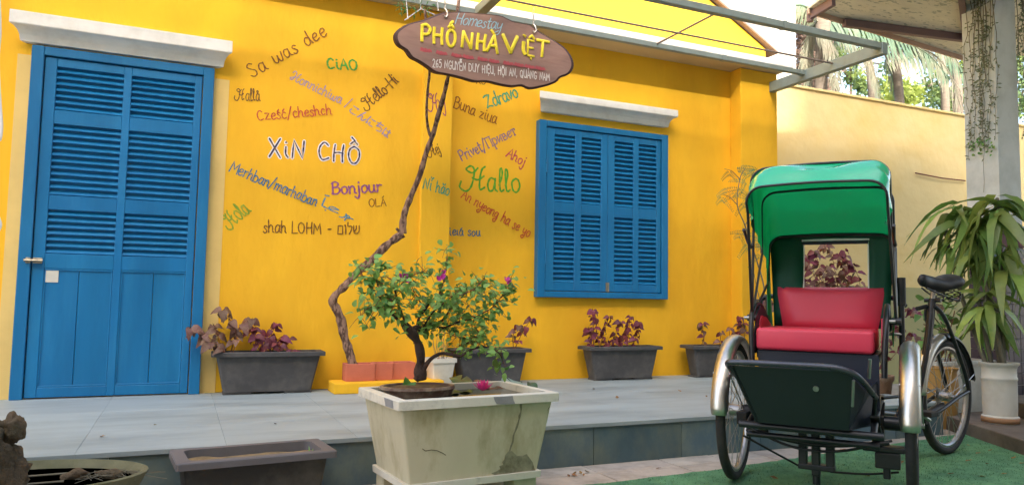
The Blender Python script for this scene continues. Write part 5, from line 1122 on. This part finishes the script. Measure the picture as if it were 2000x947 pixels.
m = MB(); m.lathe([(0.1050, 0), (0.1099, .01), (0.1099, .045), (0.1000, .052), (0.1033, .15), (0.1041, .24), (0.1033, .285), (0.1074, .292), (0.1074, .303), (0.1025, .31), (0.1033, .36), (0.1082, .378), (0.1197, .392), (0.1205, .405), (0.1082, .405), (0.0984, .385), (0.0968, .34), (0, .34)], pc, 40); m.build('body', POTW, pot, smooth=True)
m = MB(); m.lathe([(0.0976, .355), (0.0492, .365), (0, .37)], pc, 20); m.build('soil', SOIL, pot, smooth='all')
MB().lathe([(.1115, .006), (.1118, .04)], pc, 40).build('stained_foot', mat('rusty_stain', '#A07A58', .7, .2, 12, .2, 40), pot, smooth='all')
DR = [leaf_mesh('strap_leaf', DRAC, 1, .17, d, .25, 10, .55, .012) for d in (.3, .6, .95, 1.3)]
dra = thing('dracaena', 'tall dracaena with long glossy drooping leaves growing in the white round pot', 'plant', (5.11, -2.02, .22))
DP = 5.12
crowns = [((1878, 415), 30, .24, .45, DP, -.9, .5), ((1948, 402), 34, .28, .55, DP+.06, -.7, .6), ((1905, 470), 30, .24, .42, DP-.04, -1.1, .2), ((1850, 465), 12, .2, .32, DP-.05, -1.1, .1), ((1925, 590), 26, .20, .40, DP-.08, -.9, .5), ((1965, 500), 22, .25, .45, DP+.05, -1.1, .2)]
for (cx_, cy_), cnt, l0, l1, dp, e0, e1 in crowns:
    c = at(cx_, cy_, 0, dp)
    base = Vector((5.11+rnd.uniform(-.05, .05), -2.02+rnd.uniform(-.05, .05), .22)); P = [base, base.lerp(c, .5)+Vector((0, rnd.uniform(-.03, .03), 0)), c+Vector((0, 0, -.02)), c+Vector((0, 0, .05))]
    m = MB(); Q = crspline(P, 6); m.tube(Q, [.016-.005*i/len(Q) for i in range(len(Q))], 8); m.build('cane', THINV, dra, smooth='all')
    for i in range(cnt):
        a = i*2.399+rnd.uniform(-.3, .3); el = rnd.uniform(e0, e1); d = Vector((math.cos(a)*math.cos(el), math.sin(a)*math.cos(el), math.sin(el)))
        L = rnd.uniform(l0, l1); p = c+Vector((rnd.gauss(0, .02), rnd.gauss(0, .02), rnd.uniform(-.10, .08)))
        inst('leaf', DR[0 if el < -.5 else rnd.choice((1, 2, 2, 3))], dra, basis(p, d, Vector((rnd.gauss(0, .3), rnd.gauss(0, .3), 1)), L, L*rnd.uniform(.85, 1.3)))
# tan ceramic pot behind the rear wheel, white oblong planter, pot under the hood's right side
def lpot(name, lab, c, prof, m_, par='pot'):
    o = thing(name, lab, par, tuple(c)); mb = MB(); mb.lathe(prof, c, 32); mb.build('body', m_, o, smooth=True); mb = MB(); r_in = prof[-2][0]; mb.lathe([(r_in, prof[-1][1]+.004), (0, prof[-1][1]+.012)], c, 20); mb.build('soil', SOIL, o, smooth='all'); return o
c = at(1848, 842, 2, GZ); c.y -= 0
lpot('tan_pot', 'tall tan ceramic pot seen through the spokes of the rear wheel', Vector((c.x+.12, c.y+.14, GZ)), [(.09, 0), (.12, .12), (.135, .28), (.12, .40), (.135, .43), (.125, .43), (.11, .38), (0, .38)], TANP)
c = at(1722, 832, 2, GZ); lpot('brown_pot', 'squat brown pot with pale rim seen between seat and right front wheel', Vector((c.x+.1, c.y+.2, GZ)), [(.10, 0), (.15, .12), (.17, .30), (.185, .32), (.185, .35), (.165, .35), (.155, .31), (0, .31)], mat('brown_pot_glaze', '#7A5E48', .6, .2, 8, .2, 40, col2='#C2B8A4', c2amt=.6, c2scale=5))
planter('white oblong planter behind the rear wheel of the cyclo', (5.75, -1.2, GZ+.0), 4, .8, .3, .44, POTW, POTW, SOIL, group=None)
lowp = thing('croton', 'short broad leaved green plant behind the rear fender', 'plant', (5.6, -1.25, .2))
for i in range(60):
    c = at(rnd.uniform(1795, 1875), rnd.uniform(585, 680), 1, -1.25+rnd.uniform(-.12, .12)); a = rnd.uniform(0, 6.28)
    inst('leaf', rnd.choice(BOUG+COLEUSG[:1]), lowp, basis(c, Vector((math.cos(a), -.4, rnd.uniform(-.4, .9))), Vector((0, -.3, 1)), rnd.uniform(.07, .13)))
for i in range(7):
    c = at(rnd.uniform(1800, 1870), rnd.uniform(590, 640), 1, -1.25); MB().tube(crspline([Vector((5.75+rnd.uniform(-.25, .15), -1.22, .18)), Vector((5.7, -1.24, .4)), c], 4), .004, 6).build('stem', TWIG, lowp)

# purple bush behind the cyclo, seen through the hood window
yb = -.55
stems = [stemsy(p, yb, .12) for p in ([(1640, 700), (1608, 580), (1582, 520), (1578, 500)], [(1640, 700), (1618, 580), (1598, 560)], [(1640, 700), (1640, 580), (1632, 545)], [(1645, 700), (1660, 600), (1662, 560)], [(1640, 700), (1655, 560), (1655, 520), (1650, 490)], [(1640, 700), (1612, 600), (1600, 545), (1620, 520)], [(1640, 760), (1625, 620), (1600, 520), (1590, 490)], [(1645, 760), (1640, 600), (1625, 500), (1612, 478)], [(1650, 760), (1655, 620), (1650, 540), (1642, 500)], [(1655, 760), (1670, 620), (1680, 560), (1668, 520)], [(1640, 760), (1600, 620), (1575, 545)],
     [(1645, 760), (1620, 640), (1585, 560)], [(1650, 760), (1640, 640), (1615, 540)], [(1660, 760), (1690, 640), (1712, 560)], [(1635, 760), (1580, 660), (1520, 600), (1495, 585)], [(1670, 760), (1730, 660), (1770, 605), (1790, 612)], [(1670, 760), (1725, 690), (1760, 640)], [(1670, 760), (1740, 700), (1782, 650)])]
coleus('large purple leaved bush behind the cyclo, seen through the hood window', stems, (5.0, -.5, GZ), COLEUS+COLEUSG, .075, group=None, dens=.036, hang=.7)
bp_ = thing('dark_tub', 'dark round tub holding the purple bush behind the cyclo', 'tub', (5.2, yb, GZ)); c = at(1648, 770, 1, yb); MB().lathe([(.16, 0), (.2, .22), (.21, .24), (.19, .24), (.18, .2), (0, .2)], (c.x, yb, GZ), 28).build('body', CHARC, bp_, smooth=True)
# feathery shrub at the house corner
fs_ = thing('feathery_shrub', 'slender feathery leaved shrub at the house corner left of the green hood', 'shrub', (4.5, -.28, 0))
ys = -.32
brs = [[(1482, 700), (1488, 600), (1492, 560), (1475, 500), (1455, 440), (1440, 400), (1445, 350), (1455, 330)], [(1475, 500), (1462, 470), (1455, 455)], [(1440, 400), (1425, 385), (1412, 380)], [(1445, 350), (1430, 335), (1415, 330)], [(1455, 440), (1480, 400), (1495, 370)], [(1488, 600), (1478, 560), (1470, 520)]]
fb = []
for i, b_ in enumerate(brs):
    P = crspline([at(x, y, 1, ys) for x, y in b_], 5); k = len(P); MB().tube(P, [(.008 if i == 0 else .004)*(1-.6*j/k) for j in range(k)], 6).build('stem', THINV, fs_, smooth=True)
for (px, py) in ((1455, 328), (1440, 332), (1425, 338), (1468, 345), (1455, 355), (1475, 335), (1420, 372), (1435, 380), (1448, 372), (1410, 388), (1465, 378), (1452, 400), (1455, 455), (1470, 465), (1445, 460), (1480, 440), (1490, 480), (1480, 500), (1460, 480), (1484, 405)):
    c = at(px, py, 1, ys+rnd.uniform(-.06, .06))
    for f_ in range(2):
        a = rnd.choice((-1, 1)); d = Vector((a*rnd.uniform(.4, 1), rnd.uniform(-.5, .5), rnd.uniform(-.7, .2))).normalized(); L = rnd.uniform(.08, .14); m = MB()
        for j in range(9):
            t = j/8; p = c+d*L*t+Vector((0, 0, -.03*t*t))
            for s_ in (-1, 1):
                sd = (d.cross(Vector((0, -1, .3))).normalized()*s_+d*.45).normalized(); l2 = .034*(1-.5*t); ww = d*.0045; m.add([p, p+sd*l2*.5+ww, p+sd*l2, p+sd*l2*.5-ww], [[0, 1, 2, 3]])
        m.build('frond', mat('feathery_leaf', '#6F8250', .6, .2, 15, .05, 40, objvar=.3, trans=.25), fs_)

# ------------------------------------------------------------------ palms and trees beyond the wall
def frond(par, pts, depth, L0, mt_, n=70, droop=.9, name='frond'):
    P = crspline([at(x, y, 1, depth+dd) for x, y, dd in pts], 12); k = len(P); m = MB()
    m.tube(P, [.03*(1-.8*i/k) for i in range(k)], 5)
    for i in range(n):
        t = (i+.5)/n; q = t*(k-1); a = int(q); p = P[a].lerp(P[min(a+1, k-1)], q-a); tg = (P[min(a+1, k-1)]-P[a]).normalized()
        for s_ in (-1, 1):
            sd = tg.cross(Vector((0, -1, .4))).normalized()*s_; d = (sd*.7+tg*.6+Vector((0, 0, -droop*rnd.uniform(.6, 1.2)))).normalized(); L = L0*math.sin(math.pi*min(1, .18+.82*t))**.5*rnd.uniform(.75, 1.1)
            w_ = tg*.026; mid = p+d*L*.5+Vector((0, rnd.uniform(-.05, .05), 0)); end = p+d*L*.85+Vector((0, 0, -L*.28)); m.add([p-w_*.4, p+w_*.4, mid+w_, mid-w_, end], [[0, 1, 2, 3], [3, 2, 4]])
    m.build(name, mt_, par)
palm = thing('coconut_palm', 'coconut palm with drooping green and dry fronds beyond the pale yellow wall', 'palm tree', (10.5, 4.4, GZ))
cx_ = at(1605, 60, 1, 4.4); m = MB(); m.tube([Vector((cx_.x-.3, 4.6, GZ)), Vector((cx_.x-.1, 4.5, 1.8)), cx_+Vector((0, 0, -.3)), cx_+Vector((.05, 0, .3))], [.13, .12, .11, .14], 12); m.build('trunk', PTRUNK, palm, smooth='all')
for pts, dd, L0, mm_ in (([(1605, 45, 0), (1660, 40, -.3), (1740, 70, -.6), (1810, 105, -.8), (1850, 150, -.9)], 4.4, .62, FROND), ([(1610, 50, 0), (1650, 60, .3), (1690, 100, .5), (1710, 150, .6), (1720, 200, .7)], 4.4, .55, FROND2), ([(1605, 40, 0), (1640, 10, .2), (1700, 0, .3), (1790, 25, .3), (1850, 80, .2)], 4.4, .65, FROND),
      ([(1600, 50, 0), (1620, 80, -.2), (1632, 130, -.3), (1628, 190, -.4)], 4.4, .5, FROND2), ([(1598, 40, 0), (1580, 70, .3), (1575, 120, .3), (1580, 180, .3)], 4.4, .5, FROND2), ([(1600, 30, 0), (1560, 10, 0), (1520, 30, .3), (1500, 70, .5)], 5.2, .5, FROND), ([(1610, 30, 0), (1650, -30, 0), (1730, -60, 0), (1820, -30, 0)], 4.4, .6, FROND),
      ([(1605, 45, 0), (1640, 55, .6), (1665, 85, .9), (1670, 130, 1.1)], 4.4, .55, FROND)): frond(palm, pts, dd, L0, mm_)
palm2 = thing('coconut_palm', 'leaning palm with a long brown drooping frond near the pale pillar', 'palm tree', (14, 5.5, GZ))
c2_ = at(1745, 60, 1, 5.6); m = MB(); m.tube([Vector((c2_.x+1.2, 5.9, GZ)), Vector((c2_.x+.7, 5.8, 1.8)), c2_], [.11, .10, .09], 12); m.build('trunk', PTRUNK, palm2, smooth='all')
for pts, dd, L0, mm_ in (([(1720, 95, 0), (1770, 92, -.3), (1825, 108, -.5), (1862, 160, -.6), (1882, 240, -.6)], 5.4, .75, FROND2), ([(1735, 70, 0), (1790, 60, .3), (1850, 95, .5), (1900, 170, .6)], 5.4, .8, FROND), ([(1735, 75, 0), (1730, 110, .3), (1745, 160, .4), (1760, 215, .5)], 5.4, .5, FROND)): frond(palm2, pts, dd, L0, mm_, 60)
def btree(lab, px, pyt, dep, wpx, hpx, n_, m_, seed):
    g_ = random.Random(seed); top = at(px, pyt, 1, dep); t_ = thing('background_tree', lab, 'tree', (top.x, dep, GZ))
    m = MB(); m.tube(crspline([Vector((top.x+g_.uniform(-.3, .3), dep, GZ)), Vector((top.x+g_.uniform(-.3, .3), dep, 2)), top], 4), [.075-.005*i for i in range(9)], 8); m.build('trunk', PTRUNK, t_, smooth='all')
    clus = [at(px+g_.uniform(-wpx, wpx), pyt+g_.uniform(-hpx, hpx), 1, dep+g_.uniform(-1, 1)) for _ in range(n_)]; sc = (top-CO).length/F
    for c in clus[:6]: MB().tube(crspline([top+Vector((0, 0, -.6)), top.lerp(c, .5)+Vector((0, 0, .1)), c], 3), .03, 5).build('limb', PTRUNK, t_)
    m = MB()
    for c in clus:
        r0 = g_.uniform(10, 22)*sc
        for _ in range(80):
            d = Vector((g_.gauss(0, 1), g_.gauss(0, 1), g_.gauss(0, .8))); p = c+d*r0*.55; a = Vector((g_.gauss(0, 1), g_.gauss(0, 1), g_.gauss(-.4, .7))).normalized(); b = a.cross(Vector((g_.gauss(0, 1), g_.gauss(0, 1), g_.gauss(0, 1)))).normalized(); L = g_.uniform(.08, .2)
            m.add([p, p+a*L*.5+b*L*.28, p+a*L, p+a*L*.5-b*L*.28], [[0, 1, 2, 3]])
    m.build('crown', m_, t_)
TL2 = mat('bright_back_leaf', '#95A650', .6, .2, 3, .05, 40, trans=.4); TL3 = mat('brown_back_leaf', '#6F5A4E', .7, .3, 3, .05, 40, trans=.2)
btree('thin tree with yellow green leaves above the wall near the pillar', 1860, 95, 8, 32, 22, 10, TL2, 3)
btree('brownish tree above the wall beside the blank building', 1585, 110, 9, 32, 85, 34, TL3, 4)
btree('grey green tree filling the gap behind the palm fronds', 1660, 120, 10, 90, 60, 44, TREEL, 5)
btree('shaggy tree with yellow green leaves low above the wall between the palms', 1755, 180, 8, 34, 25, 12, TL2, 6)
btree('dark stemmed tree above the wall just left of the pillar', 1855, 175, 9, 45, 50, 26, TREEL, 7)
btree('tree beyond the wall at the far right edge', 2010, 150, 9, 45, 70, 24, TREEL, 8)
for i, px in enumerate((1700, 1842, 1868)):
    t_ = thing('bare_trunk', ['bare leaning trunk above the wall under the palm frond', 'bare trunk above the wall, left of the pair by the pillar', 'bare trunk above the wall closest to the pillar'][i], 'tree trunk', (at(px, 200, 1, 7).x, 7, GZ))
    MB().tube([Vector((at(px, 230, 1, 7).x, 7, GZ)), at(px+4, 180, 1, 7), at(px-6, 90, 1, 7)], [.13, .10, .07], 8).build('trunk', PTRUNK, t_, smooth='all')

# ------------------------------------------------------------------ litter and small things
LF = leaf_mesh('dry_leaf', LITTER, 1, .55, -.3, .4, 4, .7, .05)
def litter(px, py, z, lab, group):
    c = at(px, py, 2, z); a = rnd.uniform(0, 6.28); o = bpy.data.objects.new('dry_leaf', LF); COL.objects.link(o); o.matrix_world = basis(c+Vector((0, 0, .002)), Vector((math.cos(a), math.sin(a), 0)), Vector((rnd.gauss(0, .15), rnd.gauss(0, .15), 1)), rnd.uniform(.022, .045)); ORG[o] = c
    tag(o, lab, 'leaf', group)
for px, py in ((1640, 880), (1755, 905), (1895, 870), (1905, 885), (1930, 880), (1925, 905), (1912, 930), (1975, 895), (1700, 930), (1590, 925), (1850, 925), (1955, 925), (1885, 900), (1990, 905), (1520, 935)): litter(px, py, GZ+.013, 'dry brown leaf lying on the green mat', 'dry leaves on the green mat')
for px, py in ((1118, 928), (1122, 923), (1128, 930), (1135, 925), (1140, 929), (1112, 931), (1150, 921), (1280, 915)): litter(px, py, GZ+.008, 'small dry leaf scrap lying on the beige paving', 'leaf scraps on the paving')
for px, py in ((540, 828), (195, 853), (1160, 760), (1330, 765), (1205, 778)): litter(px, py, .001, 'small dry leaf scrap lying on the terrace tiles', 'leaf scraps on the terrace')
for px, py in ((300, 830), (1380, 775)):
    if py: litter(px, py, .001, 'small dry leaf scrap lying on the terrace tiles', 'leaf scraps on the terrace')
cab = thing('white_cable', 'looped white plastic cable hanging at the left edge of the picture', 'cable', tuple(at(0, 200, 1, -.6)))
MB().tube(crspline([at(x, y, 1, -.6) for x, y in ((-3, -30), (0, 60), (-4, 120), (0, 200), (3, 250), (-2, 275), (-12, 240))], 6), .0075, 8).build('cord', WCORD, cab, smooth=True)
MB().tube(crspline([at(x, y, 1, -.6) for x, y in ((-14, 400), (-3, 425), (1, 440), (-6, 452), (-18, 440))], 6), .0075, 8).build('cord', WCORD, cab, smooth=True)
